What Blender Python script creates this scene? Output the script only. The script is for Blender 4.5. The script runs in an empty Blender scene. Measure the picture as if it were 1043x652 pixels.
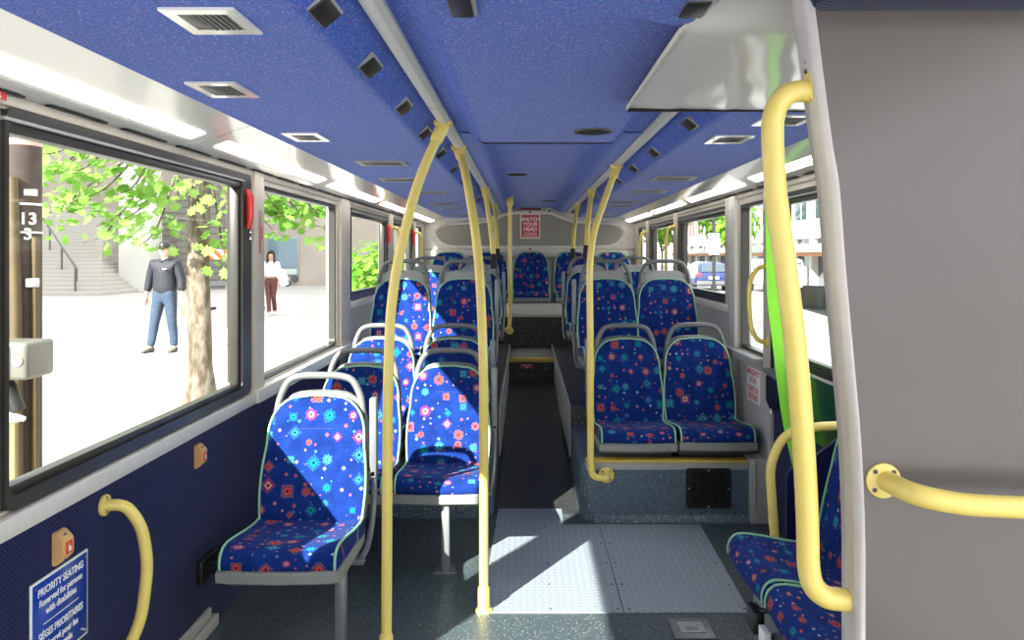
import bpy, bmesh, math, random
from mathutils import Vector, Matrix
random.seed(7)
SC = bpy.context.scene
COL = SC.collection
PI = math.pi
CAMZ = 1.4
def P(x, y, d):
    """a point at distance d along the bus seen at photo pixel (x, y); used only to measure real positions"""
    return Vector(((x - 535) * d / 800, d, CAMZ - (y - 260) * d / 800))

# ------------------------------------------------------------------ mesh helpers
def MB(): return bmesh.new()
def box(bm, x0, x1, y0, y1, z0, z1, bev=0.0, seg=2, M=None):
    vs = [bm.verts.new((x, y, z)) for x in (x0, x1) for y in (y0, y1) for z in (z0, z1)]
    fs = [bm.faces.new([vs[i] for i in f]) for f in
          ((0, 1, 3, 2), (4, 6, 7, 5), (0, 4, 5, 1), (2, 3, 7, 6), (0, 2, 6, 4), (1, 5, 7, 3))]
    if M is not None:
        for v in vs: v.co = M @ v.co
    if bev > 0:
        es = {e for f in fs for e in f.edges}
        bmesh.ops.bevel(bm, geom=list(es), offset=bev, segments=seg, profile=0.5, affect='EDGES')
    return bm
def frames(pts):
    n = len(pts); T = []
    for i in range(n):
        a = pts[max(i - 1, 0)]; b = pts[min(i + 1, n - 1)]
        T.append((b - a).normalized())
    up = Vector((0, 0, 1)) if abs(T[0].z) < 0.9 else Vector((1, 0, 0))
    N = (up - T[0] * up.dot(T[0])).normalized(); out = []
    for i in range(n):
        N = (N - T[i] * N.dot(T[i])).normalized()
        out.append((T[i], N, T[i].cross(N)))
    return out
def fillet(pts, r, n=5):
    pts = [Vector(p) for p in pts]; out = [pts[0]]
    for i in range(1, len(pts) - 1):
        a, b, c = pts[i - 1], pts[i], pts[i + 1]
        u = (a - b); w = (c - b); q = min(r, u.length * .48, w.length * .48)
        p0 = b + u.normalized() * q; p2 = b + w.normalized() * q
        for k in range(n + 1):
            t = k / n
            out.append(p0 * (1 - t) ** 2 + b * 2 * t * (1 - t) + p2 * t * t)
    out.append(pts[-1]); return out
def catmull(pts, n=6):
    pts = [Vector(p) for p in pts]; q = [pts[0] * 2 - pts[1]] + pts + [pts[-1] * 2 - pts[-2]]; out = []
    for i in range(1, len(q) - 2):
        p0, p1, p2, p3 = q[i - 1:i + 3]
        for k in range(n):
            t = k / n
            out.append(.5 * ((2 * p1) + (p2 - p0) * t + (2 * p0 - 5 * p1 + 4 * p2 - p3) * t * t + (3 * p1 - p0 - 3 * p2 + p3) * t ** 3))
    out.append(pts[-1]); return out
def ringloft(bm, rings, cap=True, closed=False):
    R = [[bm.verts.new(p) for p in r] for r in rings]; n = len(R[0])
    m = len(R)
    for i in range(m if closed else m - 1):
        a, b = R[i], R[(i + 1) % m]
        for j in range(n):
            f = bm.faces.new((a[j], a[(j + 1) % n], b[(j + 1) % n], b[j])); f.smooth = True
    if cap and not closed:
        bm.faces.new(list(reversed(R[0]))); bm.faces.new(R[-1])
    return bm
def tube(bm, pts, r, seg=12, cap=True):
    pts = [Vector(p) for p in pts]; rings = []
    rr = r if isinstance(r, (list, tuple)) else [r] * len(pts)
    for p, (T, N, B), q in zip(pts, frames(pts), rr):
        rings.append([p + (N * math.cos(2 * PI * k / seg) + B * math.sin(2 * PI * k / seg)) * q for k in range(seg)])
    return ringloft(bm, rings, cap)
def disc(bm, c, axis, r, h, seg=20, bev=0.0):
    c = Vector(c); a = Vector(axis).normalized()
    if bev: return tube(bm, [c, c + a * (h - bev), c + a * (h - bev * .3), c + a * h], [r, r, r - bev * .4, r - bev * 1.4], seg)
    return tube(bm, [c, c + a * h], r, seg)
def prism(bm, poly, axis, a0, a1):
    """polygon (u,v) extruded along axis: 'x' -> (y,z), 'y' -> (x,z), 'z' -> (x,y)"""
    def mk(p, a): return {'x': (a, p[0], p[1]), 'y': (p[0], a, p[1]), 'z': (p[0], p[1], a)}[axis]
    A = [bm.verts.new(mk(p, a0)) for p in poly]; B = [bm.verts.new(mk(p, a1)) for p in poly]
    n = len(poly); bm.faces.new(A); bm.faces.new(list(reversed(B)))
    for i in range(n): bm.faces.new((A[i], B[i], B[(i + 1) % n], A[(i + 1) % n]))
    return bm
def ellipsoid(bm, c, rx, ry, rz, M=None, seg=16):
    r = bmesh.ops.create_uvsphere(bm, u_segments=seg, v_segments=max(8, seg // 2 + 2), radius=1)
    for v in r['verts']:
        p = Vector((v.co.x * rx, v.co.y * ry, v.co.z * rz))
        v.co = (M @ p if M is not None else p) + Vector(c)
        for f in v.link_faces: f.smooth = True
    return bm
def polyring(bm, outer, inner, axis, a0, a1):
    """frame between two polygons with the same vertex count"""
    def mk(p, a): return {'x': (a, p[0], p[1]), 'y': (p[0], a, p[1]), 'z': (p[0], p[1], a)}[axis]
    n = len(outer); L = [[bm.verts.new(mk(p, a)) for p in q] for q, a in ((outer, a0), (inner, a0), (inner, a1), (outer, a1))]
    for i in range(n):
        j = (i + 1) % n
        for k in range(4):
            A, B = L[k], L[(k + 1) % 4]
            bm.faces.new((A[i], A[j], B[j], B[i]))
    return bm

# ------------------------------------------------------------------ object helpers
def finish(bm, mats, name, smooth=None):
    bmesh.ops.recalc_face_normals(bm, faces=bm.faces)
    me = bpy.data.meshes.new(name); bm.to_mesh(me); bm.free()
    for m in (mats if isinstance(mats, (list, tuple)) else [mats]): me.materials.append(m)
    if smooth is not None:
        for p in me.polygons: p.use_smooth = True
        me.set_sharp_from_angle(angle=math.radians(smooth))
    return me
def tag(o, label=None, cat=None, group=None, kind=None):
    if label: o['label'] = label
    if cat: o['category'] = cat
    if group: o['group'] = group
    if kind: o['kind'] = kind
    return o
def empty(name, loc, label, cat, group=None, rz=0):
    o = bpy.data.objects.new(name, None); COL.objects.link(o); o.location = loc; o.rotation_euler = (0, 0, rz)
    o.empty_display_size = .05
    return tag(o, label, cat, group)
def rootloc(p):
    while p.parent: p = p.parent
    return p.location.copy()
def part(name, bm, mat, parent, smooth=40, label=None):
    """bm is in world coordinates (or the thing's own when its root still stands at the origin)"""
    L = rootloc(parent)
    for v in bm.verts: v.co -= L
    o = bpy.data.objects.new(name, finish(bm, mat, name, smooth)); COL.objects.link(o); o.parent = parent
    if label: o['label'] = label
    return o
def single(name, bm, mat, label=None, cat=None, group=None, kind=None, smooth=40):
    lo = Vector((min(v.co[i] for v in bm.verts) for i in range(3))); hi = Vector((max(v.co[i] for v in bm.verts) for i in range(3)))
    c = Vector(((lo.x + hi.x) / 2, (lo.y + hi.y) / 2, lo.z))
    for v in bm.verts: v.co -= c
    o = bpy.data.objects.new(name, finish(bm, mat, name, smooth)); COL.objects.link(o); o.location = c
    return tag(o, label, cat, group, kind)
def struct(name, bm, mat, smooth=40): return single(name, bm, mat, kind='structure', smooth=smooth)
def copy_tree(o, parent=None):
    c = o.copy(); COL.objects.link(c)
    if parent: c.parent = parent
    for ch in [k for k in o.children]: copy_tree(ch, c)
    return c
def lettering(bm_target, s, size, M, extrude=.0008, align='CENTER', sx=1.0):
    cu = bpy.data.curves.new('lettering', 'FONT'); cu.body = s; cu.size = size; cu.extrude = extrude; cu.offset = size * .022
    cu.align_x = align; cu.align_y = 'CENTER'; cu.resolution_u = 3
    o = bpy.data.objects.new('lettering', cu); COL.objects.link(o)
    bpy.context.view_layer.update()
    me = bpy.data.meshes.new_from_object(o.evaluated_get(bpy.context.evaluated_depsgraph_get()))
    k = len(bm_target.verts); bm_target.from_mesh(me); bm_target.verts.ensure_lookup_table()
    S = Matrix.Diagonal((sx, 1, 1, 1))
    for v in bm_target.verts[k:]: v.co = M @ S @ v.co
    bpy.data.objects.remove(o); bpy.data.curves.remove(cu); bpy.data.meshes.remove(me)
def basis(ex, ey, o):
    ex = Vector(ex).normalized(); ey = Vector(ey).normalized(); ez = ex.cross(ey)
    return Matrix(((ex.x, ey.x, ez.x, o[0]), (ex.y, ey.y, ez.y, o[1]), (ex.z, ey.z, ez.z, o[2]), (0, 0, 0, 1)))
def skin(verts, edges, sub=2, root=0):
    """verts: [(pos, (rx, ry))]"""
    me = bpy.data.meshes.new('skin'); me.from_pydata([v[0] for v in verts], edges, [])
    o = bpy.data.objects.new('skin', me); COL.objects.link(o)
    o.modifiers.new('s', 'SKIN').use_smooth_shade = True
    for i, d in enumerate(me.skin_vertices[0].data):
        r = verts[i][1]; d.radius = r if isinstance(r, tuple) else (r, r); d.use_root = (i == root)
    m = o.modifiers.new('b', 'SUBSURF'); m.levels = sub; m.render_levels = sub
    bpy.context.view_layer.update()
    r = bpy.data.meshes.new_from_object(o.evaluated_get(bpy.context.evaluated_depsgraph_get()))
    bm = bmesh.new(); bm.from_mesh(r)
    for f in bm.faces: f.smooth = True
    bpy.data.objects.remove(o); bpy.data.meshes.remove(me); bpy.data.meshes.remove(r)
    return bm

def dots(name, items, mat, parent):
    """one child each: items are (centre, axis, radius, height)"""
    for c, a, r, h in items:
        bm = MB(); disc(bm, c, a, r, h, 8); part(name, bm, mat, parent)
# ------------------------------------------------------------------ node helpers
class NT:
    def __init__(s, name):
        s.m = bpy.data.materials.new(name); s.m.use_nodes = True; s.t = s.m.node_tree; s.n = s.t.nodes
        s.b = s.n['Principled BSDF']; s.out = s.n['Material Output']
    def new(s, typ, props=None, **ins):
        k = s.n.new(typ)
        for a, v in (props or {}).items(): setattr(k, a, v)
        for a, v in ins.items(): s.set(k, a, v)
        return k
    def set(s, k, a, v):
        a = int(a[1:]) if a[0] == 'i' and a[1:].isdigit() else a.replace('_', ' ')
        sock = k.inputs[a]
        if isinstance(v, bpy.types.NodeSocket): s.t.links.new(v, sock)
        elif isinstance(v, bpy.types.Node): s.t.links.new(v.outputs[0], sock)
        else: sock.default_value = v
    def math(s, op, a, b=0.0, c=None):
        k = s.new('ShaderNodeMath', {'operation': op}, i0=a, i1=b)
        if c is not None: s.set(k, 'i2', c)
        return k.outputs[0]
    def mix(s, f, a, b):
        k = s.new('ShaderNodeMix', {'data_type': 'RGBA'}); s.set(k, 'i0', f); s.set(k, 'i6', a); s.set(k, 'i7', b)
        return k.outputs[2]
    def ramp(s, f, stops, const=False):
        k = s.new('ShaderNodeValToRGB', i0=f); e = k.color_ramp.elements
        k.color_ramp.interpolation = 'CONSTANT' if const else 'LINEAR'
        while len(e) < len(stops): e.new(.5)
        for el, (p, c) in zip(e, stops):
            el.position = p; el.color = (c, c, c, 1) if isinstance(c, (int, float)) else (*c, 1)
        return k.outputs[0]
    def obj(s, scale=(1, 1, 1)):
        c = s.new('ShaderNodeTexCoord')
        return s.new('ShaderNodeMapping', Vector=c.outputs['Object'], Scale=scale).outputs[0]
    def gen(s): return s.new('ShaderNodeNewGeometry').outputs['Position']
    def noise(s, v, scale, detail=2): return s.new('ShaderNodeTexNoise', Vector=v, Scale=scale, Detail=detail).outputs[0]
    def bump(s, h, strength=.3, dist=.002):
        k = s.new('ShaderNodeBump', Height=h, Strength=strength, Distance=dist); s.set(s.b, 'Normal', k.outputs[0])
    def base(s, c): s.set(s.b, 'Base_Color', c)
def plain(name, c, rough=.5, metal=0.0, spec=.5, noise=0.0, nscale=30, coat=0.0):
    k = NT(name); k.b.inputs['Roughness'].default_value = rough; k.b.inputs['Metallic'].default_value = metal
    k.b.inputs['Specular IOR Level'].default_value = spec; k.b.inputs['Coat Weight'].default_value = coat
    n = k.noise(k.obj(), nscale, 3)
    d = noise if noise else .04
    k.base(k.ramp(n, [(.3, tuple(x * (1 - d) for x in c)), (.7, tuple(min(1, x * (1 + d)) for x in c))]))
    return k.m
def srgb(r, g, b):
    f = lambda v: ((v / 255 + .055) / 1.055) ** 2.4 if v > 10 else v / 255 / 12.92
    return (f(r), f(g), f(b))
# ------------------------------------------------------------------ materials
def m_fabric():
    k = NT('seat_moquette'); k.b.inputs['Roughness'].default_value = .95
    k.b.inputs['Sheen Weight'].default_value = .03; k.b.inputs['Specular IOR Level'].default_value = .15
    uv = k.new('ShaderNodeTexCoord').outputs['UV']
    rnd = k.new('ShaderNodeObjectInfo').outputs['Random']
    off = k.new('ShaderNodeCombineXYZ', X=k.math('MULTIPLY', rnd, 7.31), Y=k.math('MULTIPLY', rnd, 3.77))
    uv = k.new('ShaderNodeVectorMath', {'operation': 'ADD'}, i0=uv, i1=off).outputs[0]
    def cell(scale, randomness):
        v = k.new('ShaderNodeTexVoronoi', {'voronoi_dimensions': '2D'}, Vector=uv, Scale=scale, Randomness=randomness)
        d = k.new('ShaderNodeVectorMath', {'operation': 'SUBTRACT'}, i0=uv, i1=v.outputs['Position']).outputs[0]
        sp = k.new('ShaderNodeSeparateXYZ', i0=d); sc = k.new('ShaderNodeSeparateColor', i0=v.outputs['Color'])
        return sp.outputs[0], sp.outputs[1], sc.outputs
    x, y, c = cell(11.5, .62)
    ax = k.math('ABSOLUTE', x); ay = k.math('ABSOLUTE', y)
    eu = k.math('SQRT', k.math('ADD', k.math('MULTIPLY', x, x), k.math('MULTIPLY', y, y)))
    ch = k.math('MAXIMUM', ax, ay); mh = k.math('MULTIPLY', k.math('ADD', ax, ay), .8)
    ang = k.math('ARCTAN2', y, x)
    pet = k.math('MULTIPLY', k.math('SINE', k.math('MULTIPLY', ang, 8)), .0022)
    eu = k.math('ADD', eu, pet)
    def pick(f, a, b): return k.math('ADD', k.math('MULTIPLY', a, k.math('SUBTRACT', 1, f)), k.math('MULTIPLY', b, f))
    d = pick(k.math('GREATER_THAN', c[0], .5), eu, ch); d = pick(k.math('GREATER_THAN', c[0], .78), d, mh)
    size = k.math('ADD', .45, k.math('MULTIPLY', c[2], .6))
    t = k.math('DIVIDE', d, k.math('MULTIPLY', size, .041))
    core = k.ramp(t, [(0, 0), (.14, 1), (.33, 0), (.40, 0), (1, 0)], True)
    dash = k.math('GREATER_THAN', k.math('SINE', k.math('MULTIPLY', ang, 14)), -.3)
    ring = k.math('MULTIPLY', k.ramp(t, [(0, 0), (.40, 1), (.5, 0), (.55, 1), (.62, 0)], True), dash)
    hole = k.ramp(t, [(0, 1), (.14, 0)], True)
    colA = k.ramp(c[1], [(0, (0.612, 0.072, 0.029)), (.2, (0.000, 0.302, 0.259)), (.42, (0.648, 0.302, 0.187)), (.55, (0.058, 0.324, 0.446)), (.7, (0.540, 0.050, 0.058)), (.82, (0.029, 0.259, 0.360)), (.92, (0.684, 0.396, 0.288))], True)
    colB = k.ramp(c[1], [(0, (0.432, 0.144, 0.029)), (.2, (0.022, 0.180, 0.360)), (.42, (0.432, 0.043, 0.115)), (.55, (0.072, 0.360, 0.360)), (.7, (0.540, 0.180, 0.058)), (.82, (0.036, 0.158, 0.396)), (.92, (0.360, 0.072, 0.216))], True)
    x2, y2, c2 = cell(27, .8)
    d2 = k.math('ADD', k.math('ABSOLUTE', x2), k.math('ABSOLUTE', y2))
    dot = k.math('LESS_THAN', d2, k.math('SUBTRACT', k.math('MULTIPLY', c2[0], .0135), .0045))
    colD = k.ramp(c2[1], [(0, (0.396, 0.086, 0.108)), (.3, (0.360, 0.180, 0.216)), (.5, (0.043, 0.180, 0.360)), (.7, (0.504, 0.216, 0.158)), (.85, (0.216, 0.360, 0.540))], True)
    n = k.noise(uv, 170, 2); n2 = k.noise(uv, 16, 2)
    base = k.mix(k.math('MULTIPLY', n, n2), (.001, .007, .075, 1), (.016, .078, .43, 1))
    far = k.math('GREATER_THAN', t, .72)
    base = k.mix(k.math('MULTIPLY', dot, far), base, colD)
    base = k.mix(ring, base, colB); base = k.mix(core, base, colA); base = k.mix(hole, base, (.004, .006, .05, 1))
    k.base(base); k.bump(n, .25, .0012)
    return k.m
def m_speckle(name, base, dark, fleck, scale, rough, cut=.66, fleck2=None, bump=.0, spec=.4, sheen=0):
    k = NT(name); k.b.inputs['Roughness'].default_value = rough; k.b.inputs['Specular IOR Level'].default_value = spec
    k.b.inputs['Sheen Weight'].default_value = sheen
    p = k.obj(); n = k.noise(p, scale * .8, 3)
    c = k.ramp(n, [(.32, dark), (.62, base)])
    v = k.new('ShaderNodeTexVoronoi', Vector=p, Scale=scale); sc = k.new('ShaderNodeSeparateColor', i0=v.outputs['Color'])
    m = k.math('MULTIPLY', k.math('LESS_THAN', v.outputs['Distance'], .38), k.math('GREATER_THAN', sc.outputs[0], cut))
    f = k.mix(k.math('GREATER_THAN', sc.outputs[1], .5), (*fleck, 1), (*(fleck2 or fleck), 1))
    k.base(k.mix(m, c, f))
    if bump: k.bump(n, .4, bump)
    return k.m
def m_wallcarpet():
    k = NT('ribbed_navy_carpet'); k.b.inputs['Roughness'].default_value = .95; k.b.inputs['Specular IOR Level'].default_value = .1
    k.b.inputs['Sheen Weight'].default_value = .15
    p = k.obj(); w = k.new('ShaderNodeTexWave', {'bands_direction': 'DIAGONAL'}, Vector=p, Scale=48, Distortion=.6).outputs['Fac']
    n = k.noise(p, 130, 2)
    k.base(k.mix(k.math('MULTIPLY', w, n), (.003, .005, .034, 1), (.018, .03, .15, 1))); k.bump(w, .3, .002)
    return k.m
def m_diamond():
    k = NT('diamond_tread_metal'); p = k.obj((1 / .03,) * 3); s = k.new('ShaderNodeSeparateXYZ', i0=p)
    ix = k.math('FLOOR', s.outputs[0]); iy = k.math('FLOOR', s.outputs[1])
    fx = k.math('SUBTRACT', k.math('SUBTRACT', s.outputs[0], ix), .5); fy = k.math('SUBTRACT', k.math('SUBTRACT', s.outputs[1], iy), .5)
    par = k.math('SUBTRACT', k.math('MULTIPLY', k.math('FLOORED_MODULO', k.math('ADD', ix, iy), 2.0), 2.0), 1.0)
    fy = k.math('MULTIPLY', fy, par)
    u = k.math('MULTIPLY', k.math('ADD', fx, fy), .707 / .55); v = k.math('MULTIPLY', k.math('SUBTRACT', fx, fy), .707 / .15)
    e = k.math('SQRT', k.math('ADD', k.math('MULTIPLY', u, u), k.math('MULTIPLY', v, v)))
    h = k.ramp(e, [(.5, 1), (.95, 0)])
    n = k.noise(k.obj(), 40, 3)
    c = k.mix(h, (.28, .325, .38, 1), (.48, .53, .59, 1))
    k.base(k.mix(k.math('MULTIPLY', n, .5), c, (.26, .29, .33, 1)))
    k.b.inputs['Metallic'].default_value = .1; k.b.inputs['Roughness'].default_value = .42; k.bump(h, .8, .003)
    return k.m
def m_glass(name, tint, refl=.5):
    k = NT(name); t = k.t; k.n.remove(k.b)
    tr = k.new('ShaderNodeBsdfTransparent', Color=(*tint, 1)); gl = k.new('ShaderNodeBsdfGlossy', Color=(1, 1, 1, 1), Roughness=.0)
    fr = k.new('ShaderNodeFresnel', IOR=1.35)
    mx = k.new('ShaderNodeMixShader', i0=k.math('MULTIPLY', fr.outputs[0], refl), i1=tr.outputs[0], i2=gl.outputs[0])
    t.links.new(mx.outputs[0], k.out.inputs[0]); return k.m
def m_bark():
    k = NT('pale_bark'); p = k.obj((1, 1, .45)); n = k.noise(p, 14, 5); n2 = k.noise(k.obj((1, 1, .3)), 40, 3)
    k.base(k.mix(k.math('MULTIPLY', n2, .6), k.ramp(n, [(.40, (.025, .018, .012)), (.50, (.10, .085, .07)), (.62, (.185, .165, .14))]), (.2, .15, .1, 1)))
    k.b.inputs['Roughness'].default_value = .9; k.bump(n, .6, .02); return k.m
def m_leaf(name, a, b):
    k = NT(name); k.n.remove(k.b); n = k.noise(k.obj(), 2.2, 2)
    c = k.ramp(n, [(.35, a), (.65, b)])
    d = k.new('ShaderNodeBsdfDiffuse', Color=c); tr = k.new('ShaderNodeBsdfTranslucent', Color=c)
    mx = k.new('ShaderNodeMixShader', i0=.5, i1=d.outputs[0], i2=tr.outputs[0]); k.t.links.new(mx.outputs[0], k.out.inputs[0]); return k.m
def m_bands(name, axis, period, a, b, duty=.5, rough=.8):
    k = NT(name); s = k.new('ShaderNodeSeparateXYZ', i0=k.gen()); f = k.math('FRACT', k.math('DIVIDE', s.outputs[axis], period))
    n = k.noise(k.gen(), 1.5, 3)
    k.base(k.mix(k.math('MULTIPLY', n, .5), k.mix(k.math('GREATER_THAN', f, duty), (*a, 1), (*b, 1)), (*b, 1)))
    k.b.inputs['Roughness'].default_value = rough; return k.m
def m_barricade():
    k = NT('orange_white_stripes'); s = k.new('ShaderNodeSeparateXYZ', i0=k.obj())
    f = k.math('FRACT', k.math('MULTIPLY', k.math('ADD', s.outputs[0], s.outputs[2]), 3.2))
    k.base(k.mix(k.math('GREATER_THAN', f, .5), (.85, .85, .85, 1), (.9, .2, .03, 1))); return k.m
def m_sign(name, base, ink, scale):
    k = NT(name); n = k.noise(k.obj((1, 1, 1)), scale, 3)
    k.base(k.ramp(n, [(.44, base), (.56, ink)])); k.b.inputs['Roughness'].default_value = .35; return k.m

def m_glow(name, c, e):
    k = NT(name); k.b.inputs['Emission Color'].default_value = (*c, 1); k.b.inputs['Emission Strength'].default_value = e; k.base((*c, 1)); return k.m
FILLGLOW = m_glow('added_fill_glow', (1, .96, .90), 2.6)  # emission added as cabin fill light, not a real fitting
FABRIC = m_fabric()
CEILING = m_speckle('blue_ceiling_carpet', (.06, .155, .64), (.014, .05, .32), (.35, .38, .7), 190, .95, .72, (.32, .12, .42), .0015, .1, .15)
WALLCARPET = m_wallcarpet()
AISLE = m_speckle('worn_dark_aisle_vinyl', (.04, .042, .042), (.024, .025, .025), (.2, .2, .2), 120, .35, .9)
PAN = plain('seat_pan_plastic', (.27, .28, .26), .5)
FLOOR = m_speckle('dark_speckled_vinyl', (.068, .092, .104), (.043, .058, .066), (.36, .38, .38), 150, .38, .8, (.2, .22, .22))
RISER = m_speckle('grey_blue_speckled_vinyl', (.10, .145, .185), (.07, .105, .135), (.5, .52, .54), 130, .4, .74, (.02, .03, .04))
BLACKSTEP = m_speckle('black_speckled_vinyl', (.03, .03, .032), (.016, .016, .018), (.3, .3, .3), 90, .45, .9)
DIAMOND = m_diamond()
YELLOW = plain('yellow_powder_coat', (.86, .68, .17), .38, noise=.03, coat=.3)
YELLOWSTRIP = plain('yellow_vinyl_strip', (.7, .48, .08), .6)
LIGHTGREY = plain('light_grey_plastic', (.36, .365, .35), .45)
HANDLEGREY = plain('grey_handle_plastic', (.16, .165, .165), .42)
DARKGREY = plain('dark_grey_plastic', (.09, .09, .095), .5)
METALGREY = plain('grey_painted_steel', (.22, .235, .24), .38, .3)
PIPING = plain('pale_green_piping', (.30, .58, .36), .7)
BEIGE = plain('beige_wall_plastic', (.66, .60, .51), .4)
WARMGREY = plain('warm_grey_panel', (.46, .44, .42), .5)
WHITE = plain('gloss_white_plastic', (.82, .82, .78), .16, noise=.02, nscale=4, coat=.5)
CREAM = plain('cream_plastic', (.72, .69, .62), .35)
SOFFIT = plain('gloss_soffit_white', (.88, .84, .80), .09, noise=.02, nscale=3)
PARTITION = plain('grey_partition_laminate', (.122, .108, .102), .22, noise=.06, nscale=2)
PARTEDGE = plain('partition_edge_aluminium', (.62, .58, .54), .3, .15)
BLACK = plain('black_plastic', (.012, .012, .012), .4)
BLACKFRAME = plain('black_window_frame', (.028, .026, .022), .35)
RUBBER = plain('black_rubber', (.015, .015, .015), .75)
RAILGREY = plain('pale_ceiling_rail', (.66, .65, .62), .35)
REARGREY = plain('taupe_rear_panel', (.30, .275, .24), .75, noise=.08, nscale=120)
CHROME = plain('chrome_steel', (.7, .7, .7), .15, 1.0)
SILVER = plain('brushed_silver', (.6, .6, .58), .28, .7)
RED = plain('red_plastic', (.72, .04, .04), .4)
SIGNRED = plain('red_print', (.62, .03, .04), .5)
SIGNWHITE = plain('white_print', (.85, .85, .83), .5)
SIGNBLUE = plain('blue_sign_enamel', (.012, .055, .36), .2, coat=.5)
ORANGE = plain('cream_orange_plastic', (.78, .45, .17), .4)
LIME = plain('lime_webbing', (.30, .86, .05), .7)
GREENPANEL = plain('dark_green_panel', (.01, .07, .015), .2)
GLASS = m_glass('window_glass', (.93, .95, .93), .02)
DARKGLASS = plain('dark_glass', (.05, .07, .09), .08)
PLAZA = plain('pale_plaza_concrete', (.42, .40, .385), .9, noise=.08, nscale=.7)
ROAD = plain('sunny_asphalt', (.34, .34, .34), .9, noise=.08, nscale=1)
CONCRETE = plain('pinkish_concrete', (.42, .36, .32), .9, noise=.1, nscale=.5)
GROOVED = m_bands('grooved_concrete', 2, .3, (.24, .22, .2), (.12, .11, .1), .82)
STEPMAT = plain('granite_step', (.45, .42, .39), .9)
BARK = m_bark()
LEAF = m_leaf('spring_leaf', (.13, .30, .04), (.34, .52, .15))
BUSHLEAF = m_leaf('bush_leaf', (.08, .26, .02), (.28, .46, .08))
FACADE = plain('pale_facade', (.62, .6, .57), .8, noise=.06, nscale=.6)
BRICKRED = plain('warm_shop_sign', (.7, .33, .16), .6)
POLEWOOD = plain('brown_street_pole', (.05, .033, .027), .8, noise=.25, nscale=9)
CONDUIT = plain('tan_conduit', (.075, .05, .02), .6, noise=.12, nscale=10)
CARPAINT = plain('dark_blue_car_paint', (.02, .035, .13), .15, .3, coat=1)
SKIN = plain('skin', (.55, .33, .24), .55)
DENIM = plain('blue_denim', (.03, .05, .09), .85, noise=.2, nscale=25)
NAVYJACKET = plain('navy_jacket', (.011, .012, .022), .7)
HAIR = plain('black_hair', (.012, .01, .01), .5)
MAROON = plain('maroon_leggings', (.12, .035, .035), .75)
WHITECLOTH = plain('white_cotton', (.8, .78, .76), .85)
LILAC = plain('lilac_cloth', (.5, .45, .75), .8)
SHOEDARK = plain('dark_shoe', (.06, .055, .05), .6)
# ------------------------------------------------------------------ the bus shell
XL, XR, YR = -1.18, 1.28, 9.2
Y0 = -2.6
# ---- floors
bm = MB(); box(bm, XL - .06, XR + .06, Y0, 4.3, -.06, 0); struct('floor', bm, FLOOR)
bm = MB(); prism(bm, [(4.25, -.05), (4.25, 0), (7.6, .2), (7.6, -.05)], 'x', -.19, .31); struct('floor_ramp', bm, AISLE)
bm = MB(); box(bm, -.19, .31, 7.6, 8.5, -.05, .36); st = struct('floor_step', bm, BLACKSTEP)
bm = MB(); box(bm, -.19, .31, 7.585, 8.5, .36, .40, .006); part('tread', bm, plain('worn_green_grey_tread', (.22, .23, .19), .5), st)
bm = MB(); box(bm, -.185, .305, 7.578, 7.625, .367, .406, .004); part('nosing', bm, YELLOWSTRIP, st)
def platform(name, x0, x1, y0, inner):
    bm = MB(); poly = []
    # plan outline with one rounded front corner at the aisle
    r = .07; xa = x0 if inner == 'l' else x1; sgn = 1 if inner == 'l' else -1
    arc = [(xa + sgn * r * (1 - math.sin(t)), y0 + r * (1 - math.cos(t))) for t in [k * PI / 2 / 8 for k in range(9)]]
    xo = x1 if inner == 'l' else x0
    prism(bm, arc + [(xa, 4.98), (xo, 4.98), (xo, y0)], 'z', 0, .315)
    o = struct(name, bm, RISER, 30)
    # coved foot where the riser meets the floor
    bm = MB(); q = [(y0 - .03, .0), (y0 - .02, .005), (y0 - .007, .018), (y0 + .004, .045), (y0 + .02, .045), (y0 + .02, 0)]
    prism(bm, q, 'x', min(xa + sgn * .07, xo), max(xa + sgn * .07, xo)); part('coved_foot', bm, RISER, o, 60)
    a, b = sorted((xa + sgn * .03, xo - sgn * .11 if inner == 'l' else xo))
    bm = MB(); box(bm, a, b, y0 - .006, y0 + .02, .272, .312, .003); part('front_band', bm, LIGHTGREY, o)
    bm = MB(); box(bm, a, b, y0 - .014, y0 + .06, .312, .324, .003); part('edge_strip', bm, YELLOWSTRIP, o)
    return o
platform('floor_platform_right', .29, XR, 4.13, 'l')
platform('floor_platform_left', XL, -.17, 4.2, 'r')
for n, a, b in (('left', XL, -.17), ('right', .29, XR)):
    bm = MB(); box(bm, a, b, 4.98, 8.44, 0, .45, .008); o = struct('floor_upper_' + n, bm, BLACKSTEP)
    xa = b if n == 'left' else a; s = 1 if n == 'left' else -1
    bm = MB(); box(bm, *sorted((xa, xa + s * .012)), 4.99, 8.43, .12, .445, .003); part('side_panel', bm, LIGHTGREY, o)
bm = MB(); box(bm, XL, XR, 8.44, YR, .4, .735); o = struct('floor_bench_plinth', bm, BLACKSTEP)
bm = MB(); box(bm, XL, XR, 8.42, YR, .735, .885, .008); part('beige_front', bm, CREAM, o)
bm = MB(); box(bm, XL, XR, 8.405, 8.43, .755, .775, .006); part('bench_lip', bm, BEIGE, o)

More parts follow.
